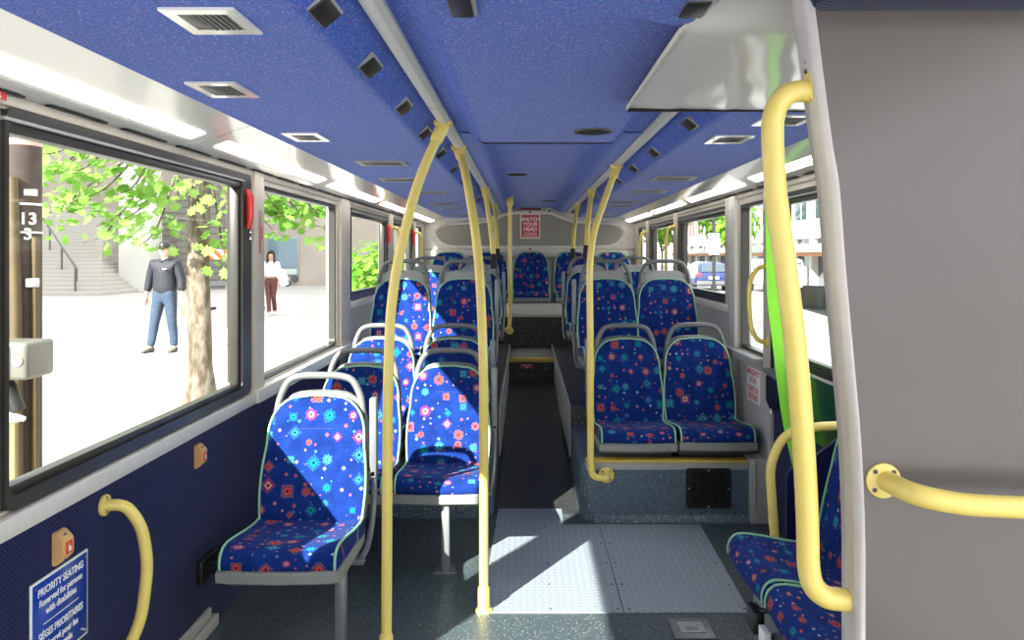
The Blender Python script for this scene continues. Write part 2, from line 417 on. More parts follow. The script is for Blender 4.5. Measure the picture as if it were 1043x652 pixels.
# ---- diamond plates in the floor
def plate(poly, label):
    bm = MB(); prism(bm, poly, 'z', .0003, .0045); t = single('floor_plate', bm, DIAMOND, label, 'floor plate', 'tread plates in the floor')
    return t
pj0, pj1 = .384, .388
pl = plate([(-.175, 3.07), (pj0, 3.07), (pj0, 4.07), (.2, 4.07), (.2, 4.62), (-.14, 4.62), (-.15, 4.2)], 'diamond tread metal plate in the sunlight at the foot of the aisle')
pr = plate([(pj1, 3.07), (.88, 3.07), (.905, 4.07), (pj1, 4.07)], 'diamond tread metal plate in front of the raised double seat')
for t, xs, ys in ((pl, (-.15, .1, .365), (3.1, 3.33, 3.56, 3.8, 4.03)), (pr, (.41, .865), (3.1, 3.33, 3.56, 3.8, 4.03))):
    dots('screw', [((x, y, .004), (0, 0, 1), .006, .0018) for x in xs for y in ys], DARKGREY, t)
bm = MB(); box(bm, .545, .70, 2.86, 3.02, .0003, .006, .004)
h = single('floor_hatch', bm, METALGREY, 'small light grey rounded hatch cover in the floor by the tread plate', 'floor hatch')
bm = MB(); box(bm, .575, .67, 2.90, 2.985, .0055, .009, .003); part('lift_flap', bm, LIGHTGREY, h)
bm = MB(); box(bm, .60, .645, 2.915, 2.94, .0085, .012, .002); part('catch', bm, METALGREY, h)

# ---- walls with window openings
WL = [(-2.3, -.75, .82, 1.73, 'b'), (-.55, 1.58, .82, 1.73, 'b'), (1.765, 3.34, .82, 1.732, 'b'), (3.53, 4.93, .83, 1.715, 't'), (5.27, 6.68, 1.10, 1.72, 'b'), (6.95, 8.15, 1.10, 1.72, 'b'), (8.4, 9.0, 1.10, 1.72, 't')]
WR = [(1.42, 4.02, .875, 1.70, 'b'), (4.19, 4.68, .85, 1.70, 'd'), (4.97, 6.52, 1.10, 1.71, 'b'), (6.72, 8.02, 1.10, 1.71, 'b'), (8.25, 8.95, 1.10, 1.71, 't')]
def wallshell(name, xi, xo, wins, y0, y1, top):
    bm = MB(); a, b = sorted((xi, xo)); prev = y0
    for (u, v, z0, z1, s) in wins:
        if u > prev: box(bm, a, b, prev, u, .78, top)
        box(bm, a, b, u, v, z1, top)
        if z0 > .79: box(bm, a, b, u, v, .78, z0)
        prev = v
    box(bm, a, b, prev, y1, .78, top); return struct(name, bm, BEIGE)
wallshell('wall_left', XL, XL - .07, WL, Y0, YR + .1, 1.83)
wallshell('wall_right', XR, XR + .07, WR, 1.2, YR + .1, 1.83)
bm = MB(); box(bm, XL - .07, XL, Y0, 4.98, 0, .78); struct('wall_left_lower', bm, WALLCARPET)
bm = MB(); box(bm, XL - .07, XL, 4.98, YR, 0, .78); struct('wall_left_rear_lower', bm, WARMGREY)
bm = MB(); box(bm, XL - .001, XL + .008, 5.22, 8.4, .47, 1.05, .003); struct('wall_left_rear_panel', bm, WARMGREY)
bm = MB(); box(bm, XR, XR + .07, 1.2, 4.05, 0, .78); struct('wall_right_lower', bm, WALLCARPET)
bm = MB(); box(bm, XR, XR + .07, 4.05, YR, 0, .78); struct('wall_right_rear_lower', bm, WARMGREY)
bm = MB(); box(bm, XR - .008, XR + .001, 4.72, 8.4, .33, 1.05, .003); struct('wall_right_rear_panel', bm, WARMGREY)
# grey pilaster beside the double seat, with a recessed cover
bm = MB(); box(bm, 1.175, XR, 4.09, 4.22, 0, .335, .006); box(bm, 1.264, XR, 4.06, 4.62, 0, .80, .006)
o = struct('trim_pilaster', bm, WARMGREY)
bm = MB(); box(bm, 1.192, 1.202, 4.08, 4.17, .07, .33, .006); part('cover_plate', bm, LIGHTGREY, o)
# pillars standing proud of the walls
def pillar(n, side, y0, y1, z0, z1, mat=BEIGE):
    x = XL if side == 'l' else XR; s = 1 if side == 'l' else -1
    bm = MB(); box(bm, *sorted((x - s * .01, x + s * .02)), y0, y1, z0, z1, .008); return struct('trim_pillar_%s' % n, bm, mat)
PBROWN = plain('beige_pillar', (.64, .57, .47), .4)
for i, (a, b) in enumerate([(1.60, 1.74), (3.37, 3.50), (4.96, 5.22), (6.72, 6.92), (8.18, 8.36)]): pillar('left_%d' % i, 'l', a, b, .80 if b < 5.3 else 1.08, 1.765, PBROWN)
for i, (a, b, m) in enumerate([(4.05, 4.17, PBROWN), (4.86, 4.96, PBROWN), (6.55, 6.69, PBROWN), (8.05, 8.22, PBROWN)]): pillar('right_%d' % i, 'r', a, b, .80 if b < 4.9 else 1.08, 1.76, m)
bm = MB(); box(bm, 1.252, XR + .005, 4.70, 4.85, .8, 1.76, .01); struct('trim_door_post', bm, CREAM)
# window sills, skirting
def longtrim(name, side, y0, y1, z0, z1, t, mat):
    x = XL if side == 'l' else XR; s = 1 if side == 'l' else -1
    bm = MB(); box(bm, *sorted((x - s * .01, x + s * t)), y0, y1, z0, z1, .006); return struct(name, bm, mat)
longtrim('trim_sill_left', 'l', Y0, 3.36, .764, .812, .03, CREAM)
longtrim('trim_sill_left_rear', 'l', 3.36, 5.24, .764, .822, .042, CREAM)
longtrim('trim_sill_left_raised', 'l', 5.24, YR, 1.045, 1.09, .025, CREAM)
longtrim('trim_sill_right', 'r', 4.19, 4.86, .80, .845, .06, LIGHTGREY)
longtrim('trim_sill_right_raised', 'r', 4.86, YR, 1.045, 1.09, .025, CREAM)
longtrim('baseboard_left', 'l', Y0, 2.98, .0, .045, .02, CREAM)
longtrim('baseboard_left_ledge', 'l', Y0, 2.93, .05, .09, .012, CREAM)
longtrim('trim_header_left', 'l', Y0, YR, 1.738, 1.765, .012, BEIGE)
longtrim('trim_header_right', 'r', 1.3, YR, 1.735, 1.76, .012, BEIGE)

# ---- windows
def rrect(y0, y1, z0, z1, r, n=5):
    out = []
    for cy, cz, a0 in ((y1 - r, z1 - r, 0), (y0 + r, z1 - r, PI / 2), (y0 + r, z0 + r, PI), (y1 - r, z0 + r, 1.5 * PI)):
        for k in range(n + 1):
            a = a0 + PI / 2 * k / n; out.append((cy + r * math.cos(a), cz + r * math.sin(a)))
    return out
def window(n, side, y0, y1, z0, z1, st):
    x = XL if side == 'l' else XR; s = 1 if side == 'l' else -1
    e = .004
    if st == 'b':
        i = (y0 + .010, y1 - .10, z0 + .03, z1 - .024); xa, xb = x - s * .05, x + s * .014; m = BLACKFRAME
    elif st == 't':
        i = (y0 + .02, y1 - .02, z0 + .02, z1 - .02); xa, xb = x - s * .05, x - s * .012; m = BLACKFRAME
    else:
        i = (y0 + .02, y1 - .02, z0 + .02, z1 - .02); xa, xb = x - s * .05, x - s * .004; m = BLACKFRAME
    bm = MB(); polyring(bm, rrect(y0 - e, y1 + e, z0 - e, z1 + e, .035), rrect(*i, .03), 'x', *sorted((xa, xb)))
    w = struct(('door_%d' if st == 'd' else 'window_%d') % n, bm, m, 35)
    bm = MB(); box(bm, *sorted((x - s * .044, x - s * .038)), i[0] - .008, i[1] + .008, i[2] - .008, i[3] + .008); part('pane', bm, GLASS, w)
    if st == 'b':
        # sliding vent rail and the bright track line under the dark top band
        bm = MB(); box(bm, *sorted((x - s * .03, x + s * .01)), i[0], i[1], i[3] - .03, i[3] - .005, .003); part('vent_rail', bm, BLACKFRAME, w)
        bm = MB(); box(bm, *sorted((x, x + s * .017)), i[0] - .02, i[1] + .02, i[3] - .004, i[3] + .004, .001); part('track', bm, LIGHTGREY, w)
        bm = MB(); box(bm, *sorted((x - s * .03, x + s * .004)), i[0], i[1], i[2] - .002, i[2] + .022, .003); part('bottom_bead', bm, BLACKFRAME, w)
        bm = MB(); box(bm, *sorted((x - s * .034, x + s * .002)), i[1] - .02, i[1] + .012, i[2], i[3], .003); part('end_bead', bm, BLACKFRAME, w)
    return w
winl = [window(i + 1, 'l', *w) for i, w in enumerate(WL)]
winr = [window(i + 11, 'r', *w) for i, w in enumerate(WR)]
for w, (y0, y1, z0, z1, s) in list(zip(winl, WL)):
    if s == 'b' and y0 > 1:
        zt = z1 - .06
        bm = MB(); tube(bm, [(XL + .016, y1 - .05, zt), (XL + .028, y1 - .052, zt - .03), (XL + .028, y1 - .052, zt - .12), (XL + .02, y1 - .05, zt - .16)], [.012, .016, .014, .011], 8)
        hd = part('release_handle', bm, RED, w, label='red emergency release handle')
        bm = MB()
        for k in range(5): ellipsoid(bm, (XL + .018, y1 - .022, zt - .09 - .028 * k), .007, .007, .011, seg=8)
        part('chain', bm, CHROME, hd)

# ---- ceiling
def sl(a, b, n=6):
    """S-curve between two (x, z) points"""
    return [(a[0] + (b[0] - a[0]) * k / n, a[1] + (b[1] - a[1]) * (3 * (k / n) ** 2 - 2 * (k / n) ** 3)) for k in range(n + 1)]
sideL = [(-.935, 1.84), (-.43, 1.84)] + sl((-.415, 1.84), (-.345, 1.897)) + [(-.335, 1.903), (-.30, 1.904)]
sideR = [(1.06, 1.84), (.64, 1.84)] + sl((.625, 1.84), (.55, 1.897)) + [(.54, 1.903), (.505, 1.904)]
cenF = [(-.30, 1.904), (-.245, 1.904)] + sl((-.24, 1.904), (-.165, 1.858)) + sl((.345, 1.858), (.41, 1.904)) + [(.415, 1.904), (.505, 1.904)]
cenR = [(-.30, 1.904), (-.235, 1.897)] + sl((-.225, 1.897), (-.10, 1.955)) + sl((.29, 1.955), (.43, 1.897)) + [(.44, 1.897), (.505, 1.904)]
def slab(name, prof, y0, y1, mat, ends=None):
    bm = MB(); pts = sorted(prof, key=lambda p: p[0])
    prism(bm, pts + [(pts[-1][0], 2.0), (pts[0][0], 2.0)], 'y', y0, y1); return struct(name, bm, mat, 30)
slab('ceiling_left', sideL, Y0, YR, CEILING)
slab('ceiling_right', sideR, 1.5, YR, CEILING)
cenN = [(-.30, 1.904), (-.245, 1.904)] + sl((-.24, 1.904), (-.165, 1.858)) + [(.18, 1.858), (.25, 1.845), (.29, 1.838), (.32, 1.845), (.345, 1.87), (.36, 1.92)]
slab('ceiling_front', cenN, Y0, 1.5, CEILING)
slab('ceiling_center', cenF, 1.5, 3.2, CEILING)
slab('ceiling_rear', cenR, 3.212, YR, CEILING)
bm = MB(); prism(bm, [(-.245, 1.902), (-.24, 1.902)] + sl((-.235, 1.902), (-.163, 1.8535)) + sl((.343, 1.8535), (.405, 1.902)) + [(.41, 1.902), (.41, 1.96), (-.245, 1.96)], 'y', 3.192, 3.206)
struct('trim_ceiling_seam', bm, RUBBER, 30)
bm = MB(); box(bm, -1.3, 1.42, Y0, YR + .12, 2.0, 2.06); struct('ceiling_roof', bm, CREAM)
# ceiling rails
for nm, x, lab, y0 in (('l', -.30, 'pale grey ceiling rail left of the aisle, running the length of the bus', Y0), ('r', .505, 'pale grey ceiling rail right of the aisle, starting behind the glossy soffit', 2.36)):
    bm = MB(); prism(bm, [(x - .0235, 1.906), (x - .0235, 1.893), (x - .008, 1.885), (x + .008, 1.885), (x + .0235, 1.893), (x + .0235, 1.906)], 'y', y0, YR - .03)
    t = single('ceiling_rail', bm, RAILGREY, lab, 'rail', smooth=20)
    for y in (2.6, 4.9, 7.2):
        if y > y0: bm = MB(); prism(bm, [(x - .0245, 1.906), (x - .0245, 1.892), (x - .008, 1.884), (x + .008, 1.884), (x + .0245, 1.892), (x + .0245, 1.906)], 'y', y, y + .006); part('joint', bm, LIGHTGREY, t)

# ---- white cove covers between ceiling and windows
covL = [(-.935, 1.842), (-.955, 1.836), (-1.0, 1.822), (-1.05, 1.803), (-1.10, 1.785), (-1.115, 1.777), (-1.118, 1.781), (-1.135, 1.774), (-1.139, 1.778), (-1.156, 1.770), (-1.16, 1.774), (-1.185, 1.764), (-1.2, 1.80), (-1.2, 2.0), (-.935, 2.0)]
covR = [(1.06, 1.842), (1.075, 1.836), (1.11, 1.822), (1.16, 1.803), (1.205, 1.785), (1.22, 1.777), (1.223, 1.781), (1.24, 1.774), (1.244, 1.778), (1.285, 1.762), (1.3, 1.80), (1.3, 2.0), (1.06, 2.0)]
n = 1
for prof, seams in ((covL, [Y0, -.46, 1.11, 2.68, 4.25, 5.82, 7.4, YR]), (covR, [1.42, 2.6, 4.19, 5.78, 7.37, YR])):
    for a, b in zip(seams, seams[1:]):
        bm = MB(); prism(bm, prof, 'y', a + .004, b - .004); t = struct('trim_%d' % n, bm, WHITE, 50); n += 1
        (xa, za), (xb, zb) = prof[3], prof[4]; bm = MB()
        prism(bm, [(xa, za - .001), (xb, zb - .001), (xb, zb - .004), (xa, za - .004)], 'y', a + .10, b - .10); part('added_glow_strip', bm, FILLGLOW, t)  # added glowing strip on the cove's sheen line, brightens the interior
    y = seams[0] + .2; x = prof[9][0] if prof is covR else prof[11][0]
bm = MB()
for s, x, y0 in ((1, XL, -2.4), (-1, XR, 1.5)):
    y = y0
    while y < 8.9:
        box(bm, *sorted((x + s * .004, x + s * .022)), y, y + .26, 1.7635, 1.7685); y += .36
struct('trim_slots', bm, BLACK)
bm = MB()
for prof, seams in ((covL, [1.11, 2.68, 4.25, 5.82, 7.4]), (covR, [2.6, 4.19, 5.78, 7.37])):
    sh = [(p[0], p[1] + .0035) for p in prof]
    for y in seams: prism(bm, sh, 'y', y - .0045, y + .0045)
struct('trim_seams', bm, DARKGREY)

# ---- rear wall
bm = MB(); box(bm, XL - .07, XR + .07, YR, YR + .1, 0, 2.0); rw = struct('wall_rear', bm, CREAM)
def rp(pts): return [((x - 535) / 87, CAMZ + (260 - y) / 87) for x, y in pts]
tip = [(443.5, 236), (447.5, 232), (456, 229.5), (487, 228), (501, 226.5), (510, 222), (518, 219), (530, 218), (550, 218), (562, 219), (572, 223.5), (584, 227), (600, 228), (622, 229), (630, 231.5), (634.5, 236),
       (633, 241), (629, 246), (622, 249), (612, 250), (580, 250.3), (540, 250.3), (500, 250.3), (466, 250), (456, 249), (449.5, 246), (445, 241)]
tip2 = rp(tip); cx = sum(p[0] for p in tip2) / len(tip2); cz = sum(p[1] for p in tip2) / len(tip2)
bm = MB(); prism(bm, tip2, 'y', YR - .012, YR + .02); part('inset_panel', bm, REARGREY, rw, 20)
def grow(p, g):
    d = Vector((p[0] - cx, p[1] - cz)); q = Vector((d.x / 8, d.y)); q.normalize()
    return (p[0] + q.x * g * .9, p[1] + q.y * g)
bm = MB(); pts = [Vector((p[0], YR - .015, p[1])) for p in [grow(q, .03) for q in tip2]]
ring = [[p + Vector((0, -.02, 0)), p + (Vector((p.x - cx, 0, (p.z - cz) * 6)).normalized() * .03), p + Vector((0, .03, 0)), p - (Vector((p.x - cx, 0, (p.z - cz) * 6)).normalized() * .03)] for p in pts]
ringloft(bm, ring, closed=True, cap=False); part('surround', bm, CREAM, rw, 60)
bm = MB(); box(bm, XL, XR, YR - .06, YR + .01, 1.36, 1.46, .02); part('parcel_ledge', bm, CREAM, rw)
bm = MB(); box(bm, XL, XR, YR - .03, YR + .01, 1.47, 1.482, .004); part('ledge_line', bm, BEIGE, rw)
dots('screw', [((rp([q])[0][0], YR - .03, rp([q])[0][1]), (0, -1, 0), .012, .01) for q in ((540, 216.3), (540, 253.7))], DARKGREY, rw)

# ---- grey stair partition on the right with its leaning edge
ed = [(820, 0), (838, 140), (846, 190), (853, 280), (862, 380), (868, 450), (872, 540), (872.5, 652)]
ep = [((x - 535) / 630, CAMZ + (260 - y) / 630) for x, y in ed]
ep = [(.535, 0.0)] + [(p.x, p.y) for p in [Vector(q) for q in reversed(ep)]] + [(.45, 1.83)]
fine = [Vector((a, 0, b)) for a, b in ep]; fine = catmull(fine, 5); ep = [(p.x, p.z) for p in fine]
bm = MB(); ringloft(bm, [[Vector((a + .012, 1.27, b)), Vector((1.3, 1.27, b)), Vector((1.3, 1.337, b)), Vector((a + .012, 1.337, b))] for a, b in ep]); pt = struct('wall_partition', bm, PARTITION, 20)
bm = MB(); L = []
for (a, b) in ep:
    L.append([(a + .014, 1.2685, b), (a + .004, 1.2715, b), (a, 1.279, b), (a, 1.330, b), (a + .004, 1.337, b), (a + .014, 1.3385, b)])
ringloft(bm, [[Vector(q) for q in r] for r in L]); part('edge_trim', bm, PARTEDGE, pt, 60)
bm = MB(); box(bm, .46, 1.3, 1.16, 1.3, 1.795, 1.9, .02); struct('ceiling_bulkhead', bm, WALLCARPET)
# ------------------------------------------------------------------ seats
BH = .495                                     # backrest height along its slope
def hw(s, H=BH):
    b = .192 + .012 * math.sin(PI * min(1, s / (H * .62)) ) - .012 * max(0, s / H - .5)
    t = min(1.0, max(0.0, (s - (H - .16)) / .16))
    return b * (.30 + .70 * (1 - t ** 2.3) ** (1 / 2.3)) if t > 0 else b
def back_y(s): return .405 + .24 * s + .035 * s * s * 4 * .25
def back_z(s): return .345 + s * .985
def uvmap(bm, fn):
    l = bm.loops.layers.uv.verify()
    for f in bm.faces:
        for q in f.loops: q[l].uv = fn(q.vert.co)
def back_grid(dy0, dy1, grow=0.0, s0=0.0, H=BH, top=0.0, bulge=.018, rows=20, cols=10):
    """closed slab between front offset dy0 and rear offset dy1"""
    bm = MB(); F = []; B = []
    for i in range(rows + 1):
        q = i / rows; s = s0 + (H + top - s0) * (1 - (1 - q) ** 1.7)
        w = hw(s * H / (H + top) if top else s, H) + grow
        f = []; b = []
        for j in range(cols + 1):
            u = -1 + 2 * j / cols; u2 = math.sin(u * PI / 2) * .55 + u * .45
            ez = (1 - abs(u2) ** 6)
            y = back_y(s) + dy0 - bulge * (u2 * u2) + (1 - ez) * .014 + (max(0, q - .9) * .16)
            f.append(bm.verts.new((w * u2, y, back_z(s))))
            b.append(bm.verts.new((w * u2 * .985, back_y(s) + dy1 - bulge * .5 * u2 * u2 - (1 - ez) * .012, back_z(s))))
        F.append(f); B.append(b)
    for i in range(rows):
        for j in range(cols):
            bm.faces.new((F[i][j], F[i][j + 1], F[i + 1][j + 1], F[i + 1][j])).smooth = True
            bm.faces.new((B[i][j], B[i + 1][j], B[i + 1][j + 1], B[i][j + 1])).smooth = True
        for j in (0, cols):
            bm.faces.new((F[i][j], F[i + 1][j], B[i + 1][j], B[i][j]))
    for i in (0, rows):
        for j in range(cols): bm.faces.new((F[i][j], B[i][j], B[i][j + 1], F[i][j + 1]))
    return bm
def cushion_bm():
    prof = [(.43, .382), (.36, .378), (.26, .388), (.15, .405), (.07, .414), (.03, .411), (.008, .396), (-.004, .372), (-.004, .352), (.006, .338), (.06, .333), (.20, .325), (.43, .318)]
    bm = MB(); rings = []
    c = Vector((.2, .365))
    for x, sc in [(-1, .93), (-.985, .975), (-.955, .995), (-.9, 1), (-.5, 1), (0, 1), (.5, 1), (.9, 1), (.955, .995), (.985, .975), (1, .93)]:
        r = []
        for (y, z) in prof:
            w = .198 + .008 * min(1, max(0, y / .3)); crown = -.010 * (1 - x * x) if z > .37 else 0
            bow = -.014 * (1 - x * x) * max(0, 1 - y / .25)
            r.append(Vector((x * w, c.x + (y - c.x) * (1 - (1 - sc) * .35) + bow, c.y + (z - c.y) * sc + crown)))
        rings.append(r)
    ringloft(bm, rings)
    uvmap(bm, lambda p: (p.x, p.y + (.42 - p.z if p.y < .03 else 0) * -1 + 3.3))
    return bm
def make_seat(name, label, group, cap=0.0, handle=True, leg=None, arm=0, pedestal=False, wall=0, frame=True, pan=True):
    """origin: floor below the middle of the front edge; it faces -y"""
    root = empty(name, (0, 0, 0), label, 'seat', group)
    b = back_grid(0, .05); uvmap(b, lambda p: (p.x, p.z)); bk = part('backrest', b, FABRIC, root, 50)
    pts = []
    S = [BH * k / 26 for k in range(27)]; S += [BH * (1 - .5 ** k * .03) for k in range(1, 3)]; S.sort()
    def edge(s, sg): return Vector((sg * (hw(s) + .002), back_y(s) - .006 + max(0, s / BH - .9) * .0, back_z(s)))
    pts = [edge(s, -1) for s in S] + [Vector((x * hw(BH), back_y(BH) + .004 - .012 * x * x, back_z(BH) + .003)) for x in (-.6, -.2, .2, .6)] + [edge(s, 1) for s in reversed(S)]
    bm = MB(); tube(bm, pts, .0048, 6); part('piping', bm, PIPING, bk, 80)
    bm = MB(); box(bm, -.13, .13, back_y(.37) - .0025, back_y(.37) + .01, back_z(.37) - .0012, back_z(.37) + .0012); part('seam', bm, plain('seam_thread', (.03, .05, .22), .9) if 'seam_thread' not in bpy.data.materials else bpy.data.materials['seam_thread'], bk)
    cu = part('cushion', cushion_bm(), FABRIC, root, 50)
    for sg in (-1, 1):
        bm = MB(); q = [(.43, .386), (.36, .383), (.26, .392), (.15, .408), (.07, .416), (.028, .412), (.004, .396), (-.006, .372), (-.004, .35)]
        tube(bm, catmull([Vector((sg * (.198 + .008 * min(1, max(0, y / .3))) * .975, y, z - .003)) for y, z in q], 3), .0048, 6)
        part('piping', bm, PIPING, cu, 80)
    # moulded shell: back plus pan under the cushion
    b = back_grid(.045, .085, .007, .0, BH, .012 + cap, .012); sh = part('seat_shell', b, LIGHTGREY if cap else HANDLEGREY, root, 50)
    bm = MB(); rings = []
    for x in (-1, -.96, -.8, 0, .8, .96, 1):
        k = 1 if abs(x) < .9 else .9
        bow = -.012 * (1 - x * x)
        rings.append([Vector((x * .204, y + (bow if y < .1 else 0), .318 + (z - .318) * k)) for y, z in (((.44, .33), (.0, .345), (-.012, .338), (-.01, .305), (.02, .288), (.25, .282), (.44, .278)) if pan else ((.44, .33), (.06, .335), (.05, .333), (.05, .305), (.07, .29), (.25, .282), (.44, .278)))])
    ringloft(bm, rings); part('seat_pan', bm, PAN, root, 50)
    if handle:
        z = .845 + cap * .95; y = back_y(BH + cap) + .03; w = .165
        path = fillet([(-w - .008, y - .02, z - .085), (-w, y - .005, z - .02), (-w + .035, y, z + .052), (-.07, y + .004, z + .066), (.07, y + .004, z + .066), (w - .035, y, z + .052), (w, y - .005, z - .02), (w + .008, y - .02, z - .085)], .06, 5)
        bm = MB(); tube(bm, path, .0145, 10); part('grab_handle', bm, HANDLEGREY, root, 80)
    if leg is not None:
        lx, ly, foot = leg
        bm = MB(); box(bm, lx - .018, lx + .018, ly - .022, ly + .022, .004, .30, .005); lg = part('leg', bm, METALGREY, root)
        if foot:
            bm = MB(); prism(bm, [(lx - .05, ly - .05), (lx + .05, ly - .05), (lx + .035, ly + .04), (lx - .035, ly + .04)], 'z', 0, .006)
            disc(bm, (lx - .0, ly - .035, .005), (0, 0, 1), .011, .012, 8); part('foot', bm, METALGREY, lg)
    if pedestal:
        bm = MB(); box(bm, -.19, .19, .09, .40, .245, .29, .01); part('pedestal', bm, DARKGREY, root)
    if frame:
        bm = MB(); box(bm, -.19, .19, .10, .14, .262, .292, .004); box(bm, -.19, .19, .32, .36, .258, .285, .004); part('seat_frame', bm, METALGREY, root)
    if wall:
        bm = MB(); a, c = sorted((wall * .17, wall * .345)); box(bm, a, c, .20, .25, .25, .282, .004)
        box(bm, *sorted((wall * .325, wall * .348)), .18, .34, .22, .30, .004); part('wall_bracket', bm, BLACK, root)
    if arm:
        x = arm * .228
        bm = MB(); box(bm, x - .015, x + .015, .47, .515, .52, .835, .008); ar = part('armrest', bm, METALGREY, root)
        bm = MB(); tube(bm, catmull([(x, .495, .53), (x, .49, .42), (x - arm * .004, .46, .33), (x - arm * .01, .40, .27), (x - arm * .02, .31, .255)], 5), .012, 8)
        part('armrest_bracket', bm, METALGREY, ar)
        bm = MB(); box(bm, *sorted((arm * .185, x + arm * .012)), .47, .50, .52, .548, .004); part('pivot', bm, HANDLEGREY, ar); bm = MB(); box(bm, *sorted((arm * .16, x)), .29, .33, .245, .268, .004); part('bracket_mount', bm, HANDLEGREY, ar)
    return root
def place(o, x, y, z, rz=0): o.location = (x, y, z); o.rotation_euler = (0, 0, rz); return o
GL, GR = 'passenger seats on the left side', 'passenger seats on the right side'
place(make_seat('passenger_seat', 'single blue patterned seat alone by the left wall carpet, half in sunlight', GL, leg=(.185, .12, False), arm=1, wall=-1), -.83, 2.63, 0)
place(make_seat('passenger_seat', 'blue patterned low seat by the window, just behind the single seat', GL, wall=-1), -.83, 3.47, 0)
place(make_seat('passenger_seat', 'blue patterned low aisle seat standing on one leg with a plate foot', GL, leg=(.03, .03, True), arm=1), -.384, 3.47, 0)
# step seats: one made, the rest copied
def seat_copy(src, label, x, y, z, rz=0, group=None):
    c = copy_tree(src); c['label'] = label
    if group: c['group'] = group
    return place(c, x, y, z, rz)
mid_w = place(make_seat('passenger_seat', 'blue patterned window seat of the left pair at platform edge, behind low pair', GL, pedestal=True), -.845, 4.12, .07)
mid_al = place(make_seat('passenger_seat', 'blue patterned aisle seat of the left pair at platform edge, behind plate-foot seat', GL, pedestal=True, arm=1), -.42, 4.12, .07)
mid_ar = place(make_seat('passenger_seat', 'blue patterned aisle seat above the speckled riser, behind the yellow pole', GR, pedestal=True, arm=-1), .595, 4.12, .07)
seat_copy(mid_w, 'blue patterned seat above the black riser grille, beside the emergency door', 1.012, 4.12, .075, group=GR)
hi_w = place(make_seat('passenger_seat', 'blue patterned raised seat with pale cap in sunlight by left rear window', GL, cap=.05), -.856, 4.95, .40)
hi_al = place(make_seat('passenger_seat', 'blue patterned raised aisle seat with grey cap, left, second pair from rear bench', GL, cap=.05, arm=1, leg=(.12, .12, False)), -.425, 4.95, .40)
hi_ar = place(make_seat('passenger_seat', 'blue patterned raised aisle seat with grey cap, right, second pair from rear bench', GR, cap=.05, arm=-1, leg=(-.12, .12, False)), .565, 4.95, .40)
seat_copy(hi_w, 'blue patterned raised seat with grey cap by the right window with the parked car', .98, 4.95, .40, group=GR)
seat_copy(hi_w, 'farther raised left window seat, only its handle and cap showing', -.86, 6.5, .42)
seat_copy(hi_al, 'farther raised left aisle seat, just in front of the rear bench', -.42, 6.5, .42)
seat_copy(hi_ar, 'farther raised right aisle seat, just in front of the rear bench', .565, 6.5, .42, group=GR)
seat_copy(hi_w, 'farther raised right window seat, its pale cap showing above nearer seats', .98, 6.5, .42, group=GR)
rear = make_seat('bench_seat', 'blue patterned middle seat of the rear bench, facing down the aisle', 'seats of the rear bench', handle=False, frame=False)
place(rear, .065, 8.40, .60)
for x, l in ((-.86, 'rear bench seat in the far left corner'), (-.40, 'rear bench seat just left of the middle one'), (.53, 'rear bench seat just right of the middle one'), (.99, 'rear bench seat in the far right corner')):
    seat_copy(rear, 'blue patterned ' + l, x, 8.40, .60)
# inward-facing seats along the right wall
GS = 'inward-facing seats along the right wall'
s1 = make_seat('side_seat', 'blue patterned inward-facing seat farthest from the grey partition, by yellow hoop', GS, handle=False, frame=True, wall=0, pan=False)
bm = MB(); box(bm, -.17, .17, .10, .20, .0, .29, .01); part('floor_stand', bm, METALGREY, s1)
place(s1, .70, 2.505, .03, -PI / 2); s1.scale = (1, .74, 1)
seat_copy(s1, 'blue patterned inward-facing seat in the middle of the three beside the partition', .70, 2.085, .03, -PI / 2)
s3 = seat_copy(s1, 'inward-facing seat mostly hidden behind the grey partition, beside the partition handrail', .70, 1.665, .03, -PI / 2)
bm = MB(); prism(bm, [(1.12, 0), (XR - .003, 0), (XR - .003, .77), (1.24, .77), (1.13, .66)], 'y', 1.45, 2.745); bmesh.ops.bevel(bm, geom=bm.edges[:], offset=.012, segments=2, affect='EDGES')
t = single('seat_backing', bm, WALLCARPET, 'navy carpeted box along the right wall behind the inward-facing seats', 'seat backing')
dots('stud', [((1.2, 2.745, .58), (0, 1, 0), .007, .004)], CHROME, t)
bm = MB(); prism(bm, [(.94, .0), (1.27, .0), (1.27, .84), (1.20, .80), (1.10, .72), (1.02, .66), (.955, .63), (.94, .60)], 'y', 2.822, 2.842)
t = single('end_screen', bm, WALLCARPET, 'small navy end screen with a curved top under the yellow hoop', 'screen')
dots('stud', [((.985, 2.821, .54), (0, -1, 0), .006, .004)], CHROME, t)
